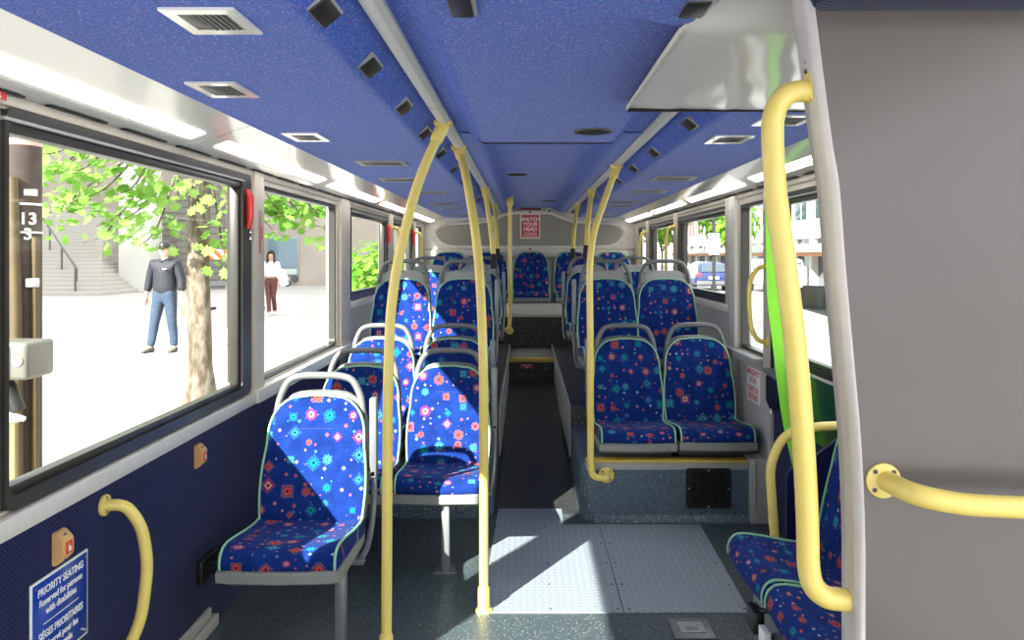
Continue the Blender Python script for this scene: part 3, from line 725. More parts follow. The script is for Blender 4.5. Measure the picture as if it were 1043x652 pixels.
# ------------------------------------------------------------------ poles, handles, vents, signs
PR = .0185
def clamp(root, top, down, mat=YELLOW, h=.075):
    """a moulded clamp gripping the ceiling rail; down = direction of the pole below"""
    d = Vector(down).normalized(); t = Vector(top)
    bm = MB(); tube(bm, [t + Vector((0, 0, .006)), t, t + d * .02, t + d * h * .9, t + d * h], [.026, .027, .026, .024, .020], 12)
    box(bm, t.x - .034, t.x + .034, t.y - .03, t.y + .03, t.z - .006, t.z + .014, .005)
    c = part('rail_clamp', bm, mat, root, 40)
    bm = MB(); disc(bm, (t.x, t.y - .029, t.z + .004), (0, -1, 0), .006, .004, 8); part('screw', bm, DARKGREY, c)
def pole(label, pts, r=PR, clampz=True, foot=None, fil=.25, group='yellow poles along the aisle', name='grab_pole'):
    p = [Vector(q) for q in pts]
    root = empty(name, p[0], label, 'pole', group)
    path = fillet(p, fil, 9)
    bm = MB(); tube(bm, path, r, 14); part('tube', bm, YELLOW, root, 80)
    if clampz: clamp(root, p[-1], path[-2] - path[-1])
    if foot == 'floor':
        bm = MB(); disc(bm, p[0], (0, 0, 1), .034, .012, 18, .004); fl = part('floor_collar', bm, YELLOW, root, 40)
        bm = MB(); tube(bm, [p[0] + Vector((0, 0, .01)), p[0] + Vector((0, 0, .09)), p[0] + Vector((0, 0, .1))], [.024, .024, .019], 14); part('sleeve', bm, YELLOW, root, 40)
    return root
ZR = 1.888
p1 = pole('yellow pole in front, left of the aisle, standing before the single seat', [(-.478, 2.70, 0), (-.488, 2.79, .95), (-.482, 2.83, 1.28), (-.40, 2.88, 1.66), (-.305, 2.93, ZR)], foot='floor', fil=.4)
p2 = pole('yellow pole standing on the tread plate edge, left of the aisle', [(-.163, 3.09, 0), (-.165, 3.12, 1.0), (-.19, 3.2, 1.42), (-.255, 3.42, 1.74), (-.305, 3.6, ZR)], foot='floor', fil=.35)
# pole rising off the riser front, right of the aisle
root = empty('grab_pole', (.34, 4.08, .245), 'yellow pole bent onto the speckled riser front, right of the aisle', 'pole', 'yellow poles along the aisle')
path = fillet([(.425, 4.118, .245), (.425, 4.06, .245), (.345, 4.065, .25), (.338, 4.07, .36)], .05, 5) + fillet([(.338, 4.072, .9), (.335, 4.1, 1.35), (.36, 4.16, 1.52), (.505, 4.35, ZR)], .3, 8)
bm = MB(); tube(bm, path, .0175, 14); part('tube', bm, YELLOW, root, 80); clamp(root, (.505, 4.35, ZR), path[-2] - path[-1])
bm = MB(); disc(bm, (.425, 4.128, .245), (0, -1, 0), .042, .010, 20, .003); fl = part('flange', bm, YELLOW, root, 40)
for a in range(4): dots('screw', [((.425 + .03 * math.cos(a * PI / 2 + .8), 4.119, .245 + .03 * math.sin(a * PI / 2 + .8)), (0, -1, 0), .005, .003)], DARKGREY, fl)
def seatpole(label, x, xs, y, ys, zb, zt=ZR):
    root = pole(label, [(xs, ys, zb + .07), (xs + (x - xs) * .3, ys + (y - ys) * .3, zb + .3), (x, y, zt)], fil=.2)
    bm = MB(); tube(bm, [(xs, ys, zb - .005), (xs, ys, zb + .06), (xs, ys, zb + .1)], [.024, .023, .02], 12); part('seat_socket', bm, RUBBER, root, 40)
seatpole('yellow pole rising in a black socket beside the raised left aisle seat', -.30, -.222, 5.8, 5.52, 1.31)
seatpole('yellow pole rising from farther left aisle seat, nearest the rear bench', -.30, -.25, 7.6, 7.1, 1.36)
seatpole('yellow pole rising in a black socket from the raised right aisle seat', .505, .43, 5.95, 5.52, 1.37)
seatpole('yellow pole rising from farther right aisle seat, nearest the rear bench', .505, .43, 7.6, 7.1, 1.36)
# hanging pole with capped end in the rear aisle
root = empty('grab_pole', (-.16, 7.35, .70), 'yellow pole in the rear aisle ending in a round flange above the step', 'pole', 'yellow poles along the aisle')
bm = MB(); tube(bm, fillet([(-.205, 7.35, .70), (-.15, 7.35, .71), (-.143, 7.35, .80), (-.143, 7.35, 1.93)], .04, 5), PR, 12); part('tube', bm, YELLOW, root, 80)
bm = MB(); disc(bm, (-.145, 7.34, .695), (0, -1, 0), .036, .014, 18, .003); part('end_flange', bm, YELLOW, root, 40)
bm = MB(); box(bm, -.172, -.114, 7.32, 7.38, 1.86, 1.958, .008); part('ceiling_socket', bm, YELLOW, root)

# big bowed entrance pole on the partition edge
root = empty('grab_pole', (.47, 1.30, .80), 'thick bowed yellow grab pole fixed to the edge of the grey partition', 'pole')
path = catmull([(.475, 1.303, 1.670), (.452, 1.303, 1.672), (.428, 1.303, 1.662), (.414, 1.303, 1.638), (.410, 1.303, 1.60), (.416, 1.303, 1.50), (.432, 1.303, 1.383), (.45, 1.303, 1.23), (.462, 1.303, 1.08), (.468, 1.303, .96), (.470, 1.303, .885), (.478, 1.303, .852), (.497, 1.303, .834), (.52, 1.303, .829), (.54, 1.303, .828)], 5)
bm = MB(); tube(bm, path, .0183, 18); part('tube', bm, YELLOW, root, 80)
bm = MB(); box(bm, .4665, .4745, 1.285, 1.320, 1.655, 1.735, .003); q = part('mounting_plate', bm, YELLOW, root)
for z in (1.705, 1.722): dots('screw', [((.467, 1.303, z), (-1, 0, 0), .004, .003)], DARKGREY, q)
# horizontal rail on the partition face
root = empty('handrail', (.6, 1.25, 1.0), 'horizontal yellow handrail with a round flange on the grey partition face', 'handrail')
bm = MB(); tube(bm, fillet([(.582, 1.268, 1.036), (.592, 1.20, 1.034), (.66, 1.19, 1.022), (1.05, 1.185, 1.006), (1.12, 1.2, 1.0), (1.125, 1.268, 1.0)], .05, 6), .0168, 18); part('tube', bm, YELLOW, root, 80)
for x, z in ((.578, 1.036), (1.125, 1.0)):
    bm = MB(); disc(bm, (x, 1.2705, z), (0, -1, 0), .0285, .006, 24, .002); fl = part('flange', bm, YELLOW, root, 40)
    for a in range(4): dots('screw', [((x + .021 * math.cos(a * PI / 2 + .75), 1.2652, z + .021 * math.sin(a * PI / 2 + .75)), (0, -1, 0), .004, .002)], DARKGREY, fl)
def wallbar(label, pts, ends, axis, r=.015, fil=.05, group='yellow handles on walls and pillars'):
    root = empty('grab_bar', pts[-1], label, 'handle', group)
    bm = MB(); tube(bm, fillet(pts, fil, 6), r, 12); part('tube', bm, YELLOW, root, 80)
    for e in ends:
        bm = MB(); disc(bm, e, axis, .03, .008, 18, .003); fl = part('flange', bm, YELLOW, root, 40)
        a = Vector(axis); dots('screw', [(Vector(e) + a * .007 + Vector((0, 0, .021 * k)), axis, .004, .002) for k in (-1, 1)], DARKGREY, fl)
    return root
wallbar('bowed yellow grab handle on the navy left wall, right of the priority sign', [(XL, 2.20, .70), (XL + .05, 2.22, .695), (XL + .085, 2.24, .63), (XL + .10, 2.25, .52), (XL + .085, 2.24, .36), (XL + .05, 2.22, .27), (XL, 2.20, .265)], [(XL, 2.20, .70), (XL, 2.20, .265)], (1, 0, 0), .0165, .06)
wallbar('yellow grab handle on the emergency door pillar, beside the lime strap', [(1.26, 4.09, 1.345), (1.21, 4.09, 1.335), (1.17, 4.09, 1.27), (1.165, 4.09, 1.15), (1.175, 4.09, 1.02), (1.21, 4.09, .955), (1.26, 4.09, .945)], [(1.261, 4.09, 1.345), (1.261, 4.09, .945)], (-1, 0, 0), .013, .05)
for sg, x, y, lab in ((-1, XR - .02, 6.62, 'tall yellow grab handle on the right pillar, behind the parked-car window'), (-1, XR - .02, 8.14, 'tall yellow grab handle on the rearmost right pillar'),
                      (1, XL + .02, 6.82, 'tall yellow grab handle on the left pillar between the two rear windows'), (1, XL + .02, 8.27, 'tall yellow grab handle on the rearmost left pillar')):
    wallbar(lab, [(x, y, 1.645), (x + sg * .06, y, 1.63), (x + sg * .075, y, 1.5), (x + sg * .075, y, 1.25), (x + sg * .06, y, 1.135), (x, y, 1.12)], [(x, y, 1.645), (x, y, 1.12)], (sg, 0, 0), .014, .05)
# hoop at the end of the side seats
root = empty('grab_hoop', (.87, 2.80, 0), 'yellow hoop rail at the far end of the inward-facing seats', 'handrail')
bm = MB(); tube(bm, fillet([(.885, 2.76, .30), (.872, 2.78, .55), (.868, 2.79, .66), (.92, 2.79, .765), (1.02, 2.79, .79), (1.285, 2.79, .80)], .12, 8), .0165, 12); part('tube', bm, YELLOW, root, 80)
bm = MB(); box(bm, .86, .91, 2.70, 2.78, .28, .31, .004); box(bm, .868, .902, 2.742, 2.776, 0, .30, .004); part('floor_bracket', bm, METALGREY, root)

# ---- ceiling air vents
def vent(x, y, w, d, kind, label):
    root = empty('ceiling_vent', (x, y, 1.84), label, 'vent', 'air vents in the ceiling')
    m = LIGHTGREY if kind == 'w' else WHITE
    bm = MB(); a = (w / 2, d / 2); b = (w / 2 - .022, d / 2 - .026)
    polyring(bm, [(x - a[0], y - a[1]), (x + a[0], y - a[1]), (x + a[0], y + a[1]), (x - a[0], y + a[1])], [(x - b[0], y - b[1]), (x + b[0], y - b[1]), (x + b[0], y + b[1]), (x - b[0], y + b[1])], 'z', 1.8345, 1.8415)
    part('bezel', bm, m, root)
    bm = MB(); box(bm, x - b[0] - .004, x + b[0] + .004, y - b[1] - .004, y + b[1] + .004, 1.837, 1.8412); part('recess', bm, BLACK, root)
    bm = MB(); box(bm, x - b[0], x - b[0] * .35, y - b[1], y + b[1] * .4, 1.8352, 1.838, .001); part('dial', bm, DARKGREY, root)
    bm = MB(); n = 6
    for k in range(n):
        u = x - b[0] * .25 + (b[0] * 1.2) * k / (n - 1); box(bm, u - .0022, u + .0022, y - b[1], y + b[1], 1.8352, 1.838)
    part('louvre', bm, DARKGREY, root)
ordn = ['first', 'second', 'third', 'fourth', 'fifth', 'sixth', 'seventh', 'eighth', 'ninth']
for i, (x, y, w, d) in enumerate([(-.585, 1.47, .135, .155), (-.80, 2.08, .13, .18), (-.81, 2.91, .13, .19), (-.68, 3.74, .23, .19), (-.72, 4.56, .24, .18), (-.67, 5.5, .22, .16), (-.70, 6.68, .23, .18), (-.69, 7.25, .23, .18), (-.70, 8.4, .22, .18)]):
    vent(x, y, w, d, 's' if i < 3 else 'w', 'white ceiling vent over left windows, %s counting back from the front' % ordn[i])
for i, (x, y, w, d) in enumerate([(.84, 2.55, .16, .19), (.77, 2.97, .145, .19), (.845, 4.48, .24, .2), (.85, 5.4, .235, .17), (.81, 6.46, .235, .19), (.82, 7.05, .23, .18), (.82, 8.42, .22, .18)]):
    vent(x, y, w, d, 's' if i < 2 else 'w', 'white ceiling vent over right windows, %s counting back from the front' % ordn[i])
# dark square vents on the sloped ceiling sides
def slopevent(x, y, side, label, w=.052, d=.12, z=1.8655):
    root = empty('slope_vent', (x, y, z), label, 'vent', 'small dark vents on the ceiling slopes')
    ang = math.radians(38) * side
    M = Matrix.Translation((x, y, z)) @ Matrix.Rotation(-ang, 4, 'Y')
    bm = MB(); box(bm, -w / 2, w / 2, -d / 2, d / 2, -.004, .012, .002, M=M); part('bezel', bm, LIGHTGREY, root)
    bm = MB(); box(bm, -w / 2 + .001, w / 2 - .006, -d / 2 + .005, d / 2 - .005, -.008, .0, .003, M=M); part('grille', bm, BLACK, root)
for i, (x, y) in enumerate([(-.38, 1.49), (-.38, 1.93), (-.38, 2.46), (-.382, 2.99), (-.385, 3.58), (-.385, 4.23), (-.385, 4.9), (-.38, 5.54), (-.38, 6.4)]):
    slopevent(x, y, 1, 'small dark slope vent left of the left ceiling rail, %s counting back' % ordn[i])
for i, (x, y) in enumerate([(.585, 2.79), (.585, 3.56), (.585, 4.22), (.585, 4.9), (.585, 5.6), (.585, 6.3), (.585, 7.2)]):
    slopevent(x, y, -1, 'small dark slope vent right of the right ceiling rail, %s counting back' % ordn[i])
slopevent(-.115, 1.42, 0, 'dark rectangular vent in the middle ceiling panel at the top of the photo', .05, .13, 1.855)
slopevent(.305, 1.40, 0, 'dark vent on the rounded blue ceiling lip beside the glossy soffit', .05, .10, 1.843)
for x, y, z, l in ((.25, 2.89, 1.858, 'dark oval ceiling speaker ahead of the ceiling seam'), (-.06, 5.37, 1.955, 'dark oval ceiling speaker over the middle of the aisle'), (.24, 8.0, 1.955, 'dark oval ceiling speaker nearest the rear wall')):
    bm = MB(); disc(bm, (x, y, z + .002), (0, 0, -1), .072, .008, 28, .003); t = single('ceiling_speaker', bm, DARKGREY, l, 'speaker', 'speakers in the ceiling')
    bm = MB(); disc(bm, (x, y, z - .004), (0, 0, -1), .060, .004, 28, .001); part('grille', bm, BLACK, t)

# ---- glossy white soffit under the stairs
bm = MB(); G = []
rows = [(1.30, .93), (1.36, .9), (1.42, .72), (1.46, .42), (1.49, .13), (1.52, .02)] + [(1.55 + .77 * k / 10, 0) for k in range(11)]
for (y, k) in rows:
    r = []
    for j in range(15):
        u = j / 14; x = (.30 + .09 * min(1, k * 1.6)) + (.56 - .09 * min(1, k * 1.6)) * u
        r.append(Vector((x, y, 1.834 - .008 * u * max(0, (y - 1.6) / .7) + .085 * k + .0012 * math.sin(u * 21 + 1) * math.sin(y * 9) + (.001 * math.sin(u * 47)))))
    G.append(r)
A = [[bm.verts.new(p) for p in r] for r in G]; Bv = [[bm.verts.new(p + Vector((0, 0, .006))) for p in r] for r in G]
for i in range(len(G) - 1):
    for j in range(14):
        bm.faces.new((A[i][j], A[i][j + 1], A[i + 1][j + 1], A[i + 1][j])).smooth = True
        bm.faces.new((Bv[i][j], Bv[i + 1][j], Bv[i + 1][j + 1], Bv[i][j + 1]))
    for j in (0, 14): bm.faces.new((A[i][j], A[i + 1][j], Bv[i + 1][j], Bv[i][j]))
for i in (0, len(G) - 1):
    for j in range(14): bm.faces.new((A[i][j], Bv[i][j], Bv[i][j + 1], A[i][j + 1]))
t = single('soffit_panel', bm, SOFFIT, 'glossy white soffit panel hanging under the ceiling beside the grey partition', 'ceiling panel')
bm = MB(); box(bm, .298, .304, 1.52, 2.32, 1.829, 1.842, .002); part('edge_strip', bm, CREAM, t)
bm = MB(); box(bm, .302, .86, 2.317, 2.323, 1.824, 1.84); part('back_lip', bm, RUBBER, t)
bm = MB(); box(bm, .40, .47, 1.29, 1.345, 1.84, 1.875, .01); struct('trim_partition_head', bm, PARTEDGE)

# ---- call buttons and signs on the left wall
for y, z, l in ((1.98, .665, 'cream call button with red square above the priority sign'), (2.82, .68, 'cream call button with red square nearer the single seat')):
    bm = MB(); pts = [(XL - .002, z - .042), (XL + .010, z - .042), (XL + .030, z - .020), (XL + .030, z + .020), (XL + .010, z + .042), (XL - .002, z + .042)]
    prism(bm, pts, 'y', y - .024, y + .024); bmesh.ops.bevel(bm, geom=bm.edges[:], offset=.003, segments=2, affect='EDGES')
    t = single('call_button', bm, ORANGE, l, 'button', 'call buttons on the left wall')
    bm = MB(); box(bm, XL + .029, XL + .0325, y - .014, y + .014, z - .016, z + .016, .002); rb = part('push_plate', bm, RED, t, label='red square button')
    bm = MB(); box(bm, XL + .0322, XL + .0331, y - .006, y + .006, z - .010, z + .002, .0003); box(bm, XL + .0322, XL + .0331, y - .006, y - .003, z, z + .010, .0003); part('white_mark', bm, SIGNWHITE, rb)
    for k in (-1, 1): dots('screw', [((XL + .0195, y, z + .031 * k), (1, 0, k), .003, .003)], DARKGREY, t)
# priority sign
sy0, sy1, sz0, sz1 = 1.868, 2.112, .385, .612
bm = MB(); box(bm, XL - .001, XL + .004, sy0, sy1, sz0, sz1, .0015)
t = single('priority_sign', bm, SIGNWHITE, 'blue and white priority seating sign in English and French on left wall', 'sign')
bm = MB(); box(bm, XL + .0035, XL + .0052, sy0 + .006, sy1 - .006, sz0 + .006, sz1 - .006, .0006); part('face', bm, SIGNBLUE, t)
bm = MB(); cy = (sy0 + sy1) / 2
def wl(s, size, z, sx=1.0): lettering(bm, s, size, basis((0, 1, 0), (0, 0, 1), (XL + .0056, cy, z)), .0004, sx=sx)
W = (0, 1, 0)
for s, size, z, sx in (('PRIORITY SEATING', .0265, .580, .86), ('Reserved for persons', .0235, .553, .9), ('with disabilities', .0235, .527, .9), ('SIÈGES PRIORITAIRES', .0255, .472, .80), ('Réservé pour les', .0235, .444, .9), ('handicapés', .0235, .418, .9)):
    wl(s, size, z, sx)
box(bm, XL + .005, XL + .006, cy - .075, cy + .075, .4985, .5005); part('lettering', bm, SIGNWHITE, t)
bm = MB()
for y in (sy0 + .016, sy1 - .016):
    for z in (sz0 + .016, sz1 - .016): dots('rivet', [((XL + .005, y, z), (1, 0, 0), .004, .002)], CHROME, t)
# little red push sticker at the top of the left wall
bm = MB(); box(bm, XL + .0195, XL + .0208, 1.60, 1.756, 1.745, 1.7648)
t = single('push_sticker', bm, SIGNRED, 'small red sticker on the pillar top above the large left window', 'sticker')
bm = MB(); lettering(bm, 'POUSSER', .02, basis((0, 1, 0), (0, 0, 1), (XL + .021, 1.690, 1.7549)), .0003, sx=1.15); part('lettering', bm, SIGNWHITE, t)
# vertical red wording on the pillar between the two big windows
bm = MB(); box(bm, XL + .0195, XL + .0204, 3.415, 3.475, 1.40, 1.60)
t = single('exit_sticker', bm, plain('clear_sticker', (.56, .5, .44), .3), 'narrow sticker with vertical red wording on the pillar between big left windows', 'sticker')
bm = MB(); lettering(bm, 'EMERGENCY', .032, basis((0, 0, 1), (0, -1, 0), (XL + .0207, 3.432, 1.50)), .0003); lettering(bm, 'EXIT', .028, basis((0, 0, 1), (0, -1, 0), (XL + .0207, 3.46, 1.50)), .0003); part('lettering', bm, SIGNRED, t)
# emergency door sign
ey0, ey1, ez0, ez1 = 4.225, 4.47, .585, .775
bm = MB(); box(bm, 1.261, 1.2645, ey0, ey1, ez0, ez1, .001)
t = single('door_sign', bm, SIGNWHITE, 'white emergency door sign with red words below the door window', 'sign')
bm = MB(); cy = (ey0 + ey1) / 2
for s, z in (('EMERGENCY', .748), ('DOOR', .708), ('PORTE DE', .655), ('SECOURS', .615)): lettering(bm, s, .043, basis((0, -1, 0), (0, 0, 1), (1.2607, cy, z)), .0003, sx=.98)
part('lettering', bm, SIGNRED, t)
# head sign, red lamp and camera on the rear wall
def rq(x, y): return ((x - 535) / 87, CAMZ + (260 - y) / 87)
(ax, az), (bx, bz) = rq(530, 217.8), rq(550.3, 243)
bm = MB(); box(bm, ax, bx, YR - .016, YR - .011, bz, az, .001)
t = single('head_sign', bm, SIGNWHITE, 'red and white head warning sign on the taupe rear panel', 'sign')
bm = MB(); box(bm, ax + .012, bx - .012, YR - .0175, YR - .0155, bz + .012, az - .012); part('face', bm, m_sign('worn_red_print', (.62, .03, .04), (.58, .05, .06), 9), t)
bm = MB(); cx_ = (ax + bx) / 2
for s, z, k in (('WATCH', az - .068, 1.0), ('YOUR', az - .125, 1.0), ('HEAD', az - .182, 1.0)): lettering(bm, s, .062, basis((1, 0, 0), (0, 0, 1), (cx_, YR - .018, z)), .0008, sx=.98)
lettering(bm, 'ATTENTION', .026, basis((1, 0, 0), (0, 0, 1), (cx_, YR - .018, bz + .058)), .0006); lettering(bm, 'À VOTRE TÊTE', .024, basis((1, 0, 0), (0, 0, 1), (cx_, YR - .018, bz + .03)), .0006)
part('lettering', bm, SIGNWHITE, t)
(ax, az), (bx, bz) = rq(529.5, 212), rq(551, 214.2)
bm = MB(); box(bm, ax, bx, YR - .03, YR + .002, bz, az, .004); t = single('rear_lamp_strip', bm, plain('dark_red_lens', (.22, .03, .02), .3), 'long dark red strip at the top of the rear wall', 'lamp')
bm = MB(); box(bm, ax - .008, bx + .008, YR - .012, YR + .002, bz - .008, az + .008, .003); part('bezel', bm, CREAM, t)
c = rq(559, 213.5)
bm = MB(); ellipsoid(bm, (c[0], YR - .03, c[1]), .035, .04, .036); t = single('dome_camera', bm, CREAM, 'small white dome camera at the top of the rear wall', 'camera')
bm = MB(); ellipsoid(bm, (c[0] + .004, YR - .06, c[1] - .018), .018, .018, .014, seg=10); part('lens', bm, BLACK, t)
# red notice on the black step
bm = MB(); box(bm, -.045, .075, 7.596, 7.6005, .305, .348); t = single('step_sign', bm, SIGNRED, 'small red warning label on the black step riser in the aisle', 'sign')
bm = MB(); lettering(bm, 'WATCH YOUR', .016, basis((1, 0, 0), (0, 0, 1), (.015, 7.5955, .336)), .0003); lettering(bm, 'STEP', .016, basis((1, 0, 0), (0, 0, 1), (.015, 7.5955, .317)), .0003); part('lettering', bm, SIGNWHITE, t)

# ---- heater grille on the riser
gx0, gx1, gz0, gz1 = .845, 1.078, .072, .282; gy = 4.13
root = empty('heater_grille', ((gx0 + gx1) / 2, gy, gz0), 'black louvred heater grille on the speckled riser under the double seat', 'grille')
bm = MB(); polyring(bm, rrect(gx0, gx1, gz0, gz1, .014), rrect(gx0 + .03, gx1 - .03, gz0 + .02, gz1 - .02, .004), 'y', gy - .012, gy + .001); part('frame', bm, BLACK, root, 30)
bm = MB(); box(bm, gx0 + .02, gx1 - .02, gy - .003, gy + .001, gz0 + .015, gz1 - .015); part('backing', bm, plain('grille_backing', (.006, .006, .006), .8), root)
bm = MB(); z = gz0 + .028
while z < gz1 - .025: box(bm, gx0 + .028, gx1 - .028, gy - .010, gy - .004, z, z + .006); z += .0125
part('slat', bm, BLACK, root)
bm = MB()
for x in (gx0 + .06, (gx0 + gx1) / 2, gx1 - .06): box(bm, x - .004, x + .004, gy - .0112, gy - .004, gz0 + .02, gz1 - .02)
part('mullion', bm, BLACK, root)
for x, z in ((gx0 + .012, (gz0 + gz1) / 2), (gx1 - .012, (gz0 + gz1) / 2), ((gx0 + gx1) / 2, gz0 + .01), ((gx0 + gx1) / 2, gz1 - .01)): dots('screw', [((x, gy - .0115, z), (0, -1, 0), .005, .003)], SILVER, root)

# ---- lime strap, reel, post and panel by the emergency door
root = empty('securing_strap', (1.25, 4.0, .45), 'lime green webbing strap hanging from the black post by the door', 'strap')
bm = MB(); path = catmull([(1.24, 3.99, 1.70), (1.224, 3.93, 1.50), (1.21, 3.84, 1.20), (1.208, 3.74, .95), (1.212, 3.63, .66), (1.224, 3.52, .46), (1.235, 3.38, .22), (1.23, 3.26, .004)], 5)
w = .027; rg = []
for i, p in enumerate(path):
    hwid = w * (.55 + .45 * min(1, i / 10)); rg.append([p + Vector((-.9 * hwid, .35 * hwid, 0)), p + Vector((.9 * hwid, -.35 * hwid, 0)), p + Vector((.9 * hwid, -.35 * hwid + .003, 0)), p + Vector((-.9 * hwid, .35 * hwid + .003, 0))])
ringloft(bm, rg); part('webbing', bm, LIME, root, 30)
bm = MB(); box(bm, 1.235, 1.27, 3.99, 4.01, 1.685, 1.715, .004); disc(bm, (1.248, 3.991, 1.70), (0, -1, 0), .007, .006, 10); part('anchor', bm, BLACK, root)
root = empty('belt_post', (1.275, 4.03, .80), 'black post with dangling fittings beside the big right window', 'post')
bm = MB(); box(bm, 1.262, 1.285, 4.005, 4.05, .80, 1.74, .006); part('post', bm, BLACK, root)
bm = MB()
for z, r in ((1.66, .016), (1.58, .013), (1.5, .012), (1.43, .014)): ellipsoid(bm, (1.268, 3.985, z), r * .8, r, r * 1.6, seg=10)
tube(bm, [(1.268, 3.985, 1.7), (1.267, 3.985, 1.42)], .006, 8); part('fittings', bm, HANDLEGREY, root)
bm = MB(); tube(bm, [(1.268, 3.985, 1.40), (1.27, 3.98, .98), (1.265, 3.97, .82)], .008, 8); part('rod', bm, LIGHTGREY, root)
root = empty('strap_reel', (1.2, 3.97, .60), 'black strap reel housing with grey top below the black post', 'reel')
bm = MB(); prism(bm, [(3.78, .80), (4.0, .80), (4.0, .66), (3.93, .62), (3.80, .66)], 'x', 1.222, 1.279); bmesh.ops.bevel(bm, geom=bm.edges[:], offset=.01, segments=2, affect='EDGES'); part('housing', bm, BLACK, root)
bm = MB(); prism(bm, [(3.76, .806), (4.02, .826), (4.02, .806), (3.76, .79)], 'x', 1.21, 1.279); bmesh.ops.bevel(bm, geom=bm.edges[:], offset=.004, segments=2, affect='EDGES'); part('top_plate', bm, METALGREY, root)
bm = MB(); disc(bm, (1.235, 3.94, .63), (0, 0, -1), .012, .025, 10); part('knob', bm, SILVER, root)
bm = MB(); box(bm, XR - .012, XR - .001, 2.95, 3.72, .58, .868, .004); t = single('safety_panel', bm, GREENPANEL, 'dark green glossy panel under the big right window', 'panel')
bm = MB(); box(bm, XR - .016, XR - .006, 2.93, 3.74, .862, .876, .002); part('top_edge', bm, CREAM, t)
bm = MB(); disc(bm, (XR - .011, 3.45, .62), (-1, 0, 0), .008, .006, 10); part('stud', bm, CHROME, t)
bm = MB(); prism(bm, [(1.2, .87), (1.29, .87), (1.29, .79), (1.2, .80)], 'y', 2.9, 3.0); bmesh.ops.bevel(bm, geom=bm.edges[:], offset=.01, segments=2, affect='EDGES')
single('window_catch', bm, CREAM, 'cream plastic catch at the bottom corner of the big right window', 'catch')
# belt buckle with white tag under the side seats
root = empty('belt_buckle', (.70, 2.30, .25), 'black belt buckle with a white tag under the inward-facing seats', 'buckle')
bm = MB(); box(bm, .68, .715, 2.34, 2.42, .265, .335, .008); part('buckle', bm, BLACK, root)
bm = MB(); box(bm, .685, .705, 2.25, 2.31, .25, .315, .003, M=None); part('tag', bm, SIGNWHITE, root)
bm = MB(); tube(bm, catmull([(.70, 2.36, .33), (.73, 2.35, .335), (.80, 2.34, .32)], 5), .009, 8); part('strap', bm, BLACK, root)
bm = MB(); box(bm, .715, .80, 2.15, 2.30, .0, .30, .012); t = single('seat_stand', bm, METALGREY, 'grey bracket holding up the inward-facing seats beside the buckle', 'bracket')
# ------------------------------------------------------------------ outside: plaza on the left
GZ = -.15
bm = MB(); box(bm, -70, -1.9, -30, 90, GZ - .2, GZ); struct('ground_plaza', bm, PLAZA)
bm = MB(); box(bm, -1.9, 60, -30, 140, GZ - .45, GZ - .25); struct('road', bm, ROAD)
bm = MB(); box(bm, -2.05, -1.9, -30, 90, GZ - .25, GZ + .004, .01); struct('kerb', bm, CONCRETE)
# concrete building across the plaza
bm = MB(); box(bm, -13.6, 2.0, 40, 41, GZ, 11); box(bm, -30, -13.6, 41.5, 42.5, GZ, 11); bw = struct('wall_concrete_building', bm, CONCRETE)
bm = MB(); box(bm, -13.15, -11.5, 39.9, 40.1, .35, 2.35, .02); w = part('window_frame', bm, plain('alu_frame', (.3, .32, .33), .4), bw)
bm = MB(); box(bm, -13.05, -11.6, 39.86, 39.92, .75, 2.25); part('pane', bm, plain('reflective_glass', (.18, .25, .32), .06), w)
bm = MB(); box(bm, -13.05, -11.6, 39.85, 39.91, .43, .72); part('sill_panel', bm, plain('pale_green_panel', (.55, .62, .58), .5), w)
bm = MB(); box(bm, -9.9, -9.0, 39.9, 40.1, .45, 2.25, .02); w = part('window_frame', bm, bpy.data.materials['alu_frame'], bw)
bm = MB(); box(bm, -9.8, -9.1, 39.86, 39.92, .6, 2.15); part('pane', bm, bpy.data.materials['reflective_glass'], w)
bm = MB(); disc(bm, (-11.7, 39.95, .2), (0, -1, 0), .18, .12, 14); disc(bm, (-11.7, 39.85, .2), (0, -1, 0), .10, .05, 12); part('wall_pipe_cap', bm, DARKGREY, bw)
# grooved pillar walls, white pillar, steps
bm = MB(); box(bm, -15.75, -13.9, 35.5, 36.4, GZ, 12); struct('wall_grooved', bm, GROOVED)
bm = MB(); box(bm, -17.1, -15.8, 33.0, 34.2, GZ, 12, .03); struct('wall_white_pillar', bm, FACADE)
bm = MB(); box(bm, -20.4, -15.9, 39.8, 40.3, GZ, 3.6); struct('wall_retaining', bm, GROOVED)
bm = MB(); box(bm, -36, -14, 41.6, 43, GZ, 12); struct('wall_upper_building', bm, plain('warm_slab', (.34, .3, .27), .9, noise=.12, nscale=.6))
bm = MB()
for k in range(24): box(bm, -34, -16.3 - .2 * k, 30 + .4 * k, 39.75, GZ + .16 * k, GZ + .16 * (k + 1), .01)
struct('stairs_plaza', bm, STEPMAT)
root = empty('stair_railing', (-17.3, 30, GZ), 'dark metal handrail running up the plaza steps', 'railing', None)
def sp(k): return Vector((-17.3 - .34 * k, 30.2 + .4 * k, GZ + .16 * k + 1.1))
bm = MB(); tube(bm, [sp(-.4) + Vector((0, 0, -.5)), sp(-.4), sp(0), sp(6), sp(14), sp(15) + Vector((-.3, .6, 0))], .045, 8); part('rail', bm, DARKGREY, root)
for k in (0, 5, 10, 15):
    bm = MB(); q = sp(k); tube(bm, [q - Vector((0, 0, 1.09)), q], .04, 8); part('post', bm, DARKGREY, root)
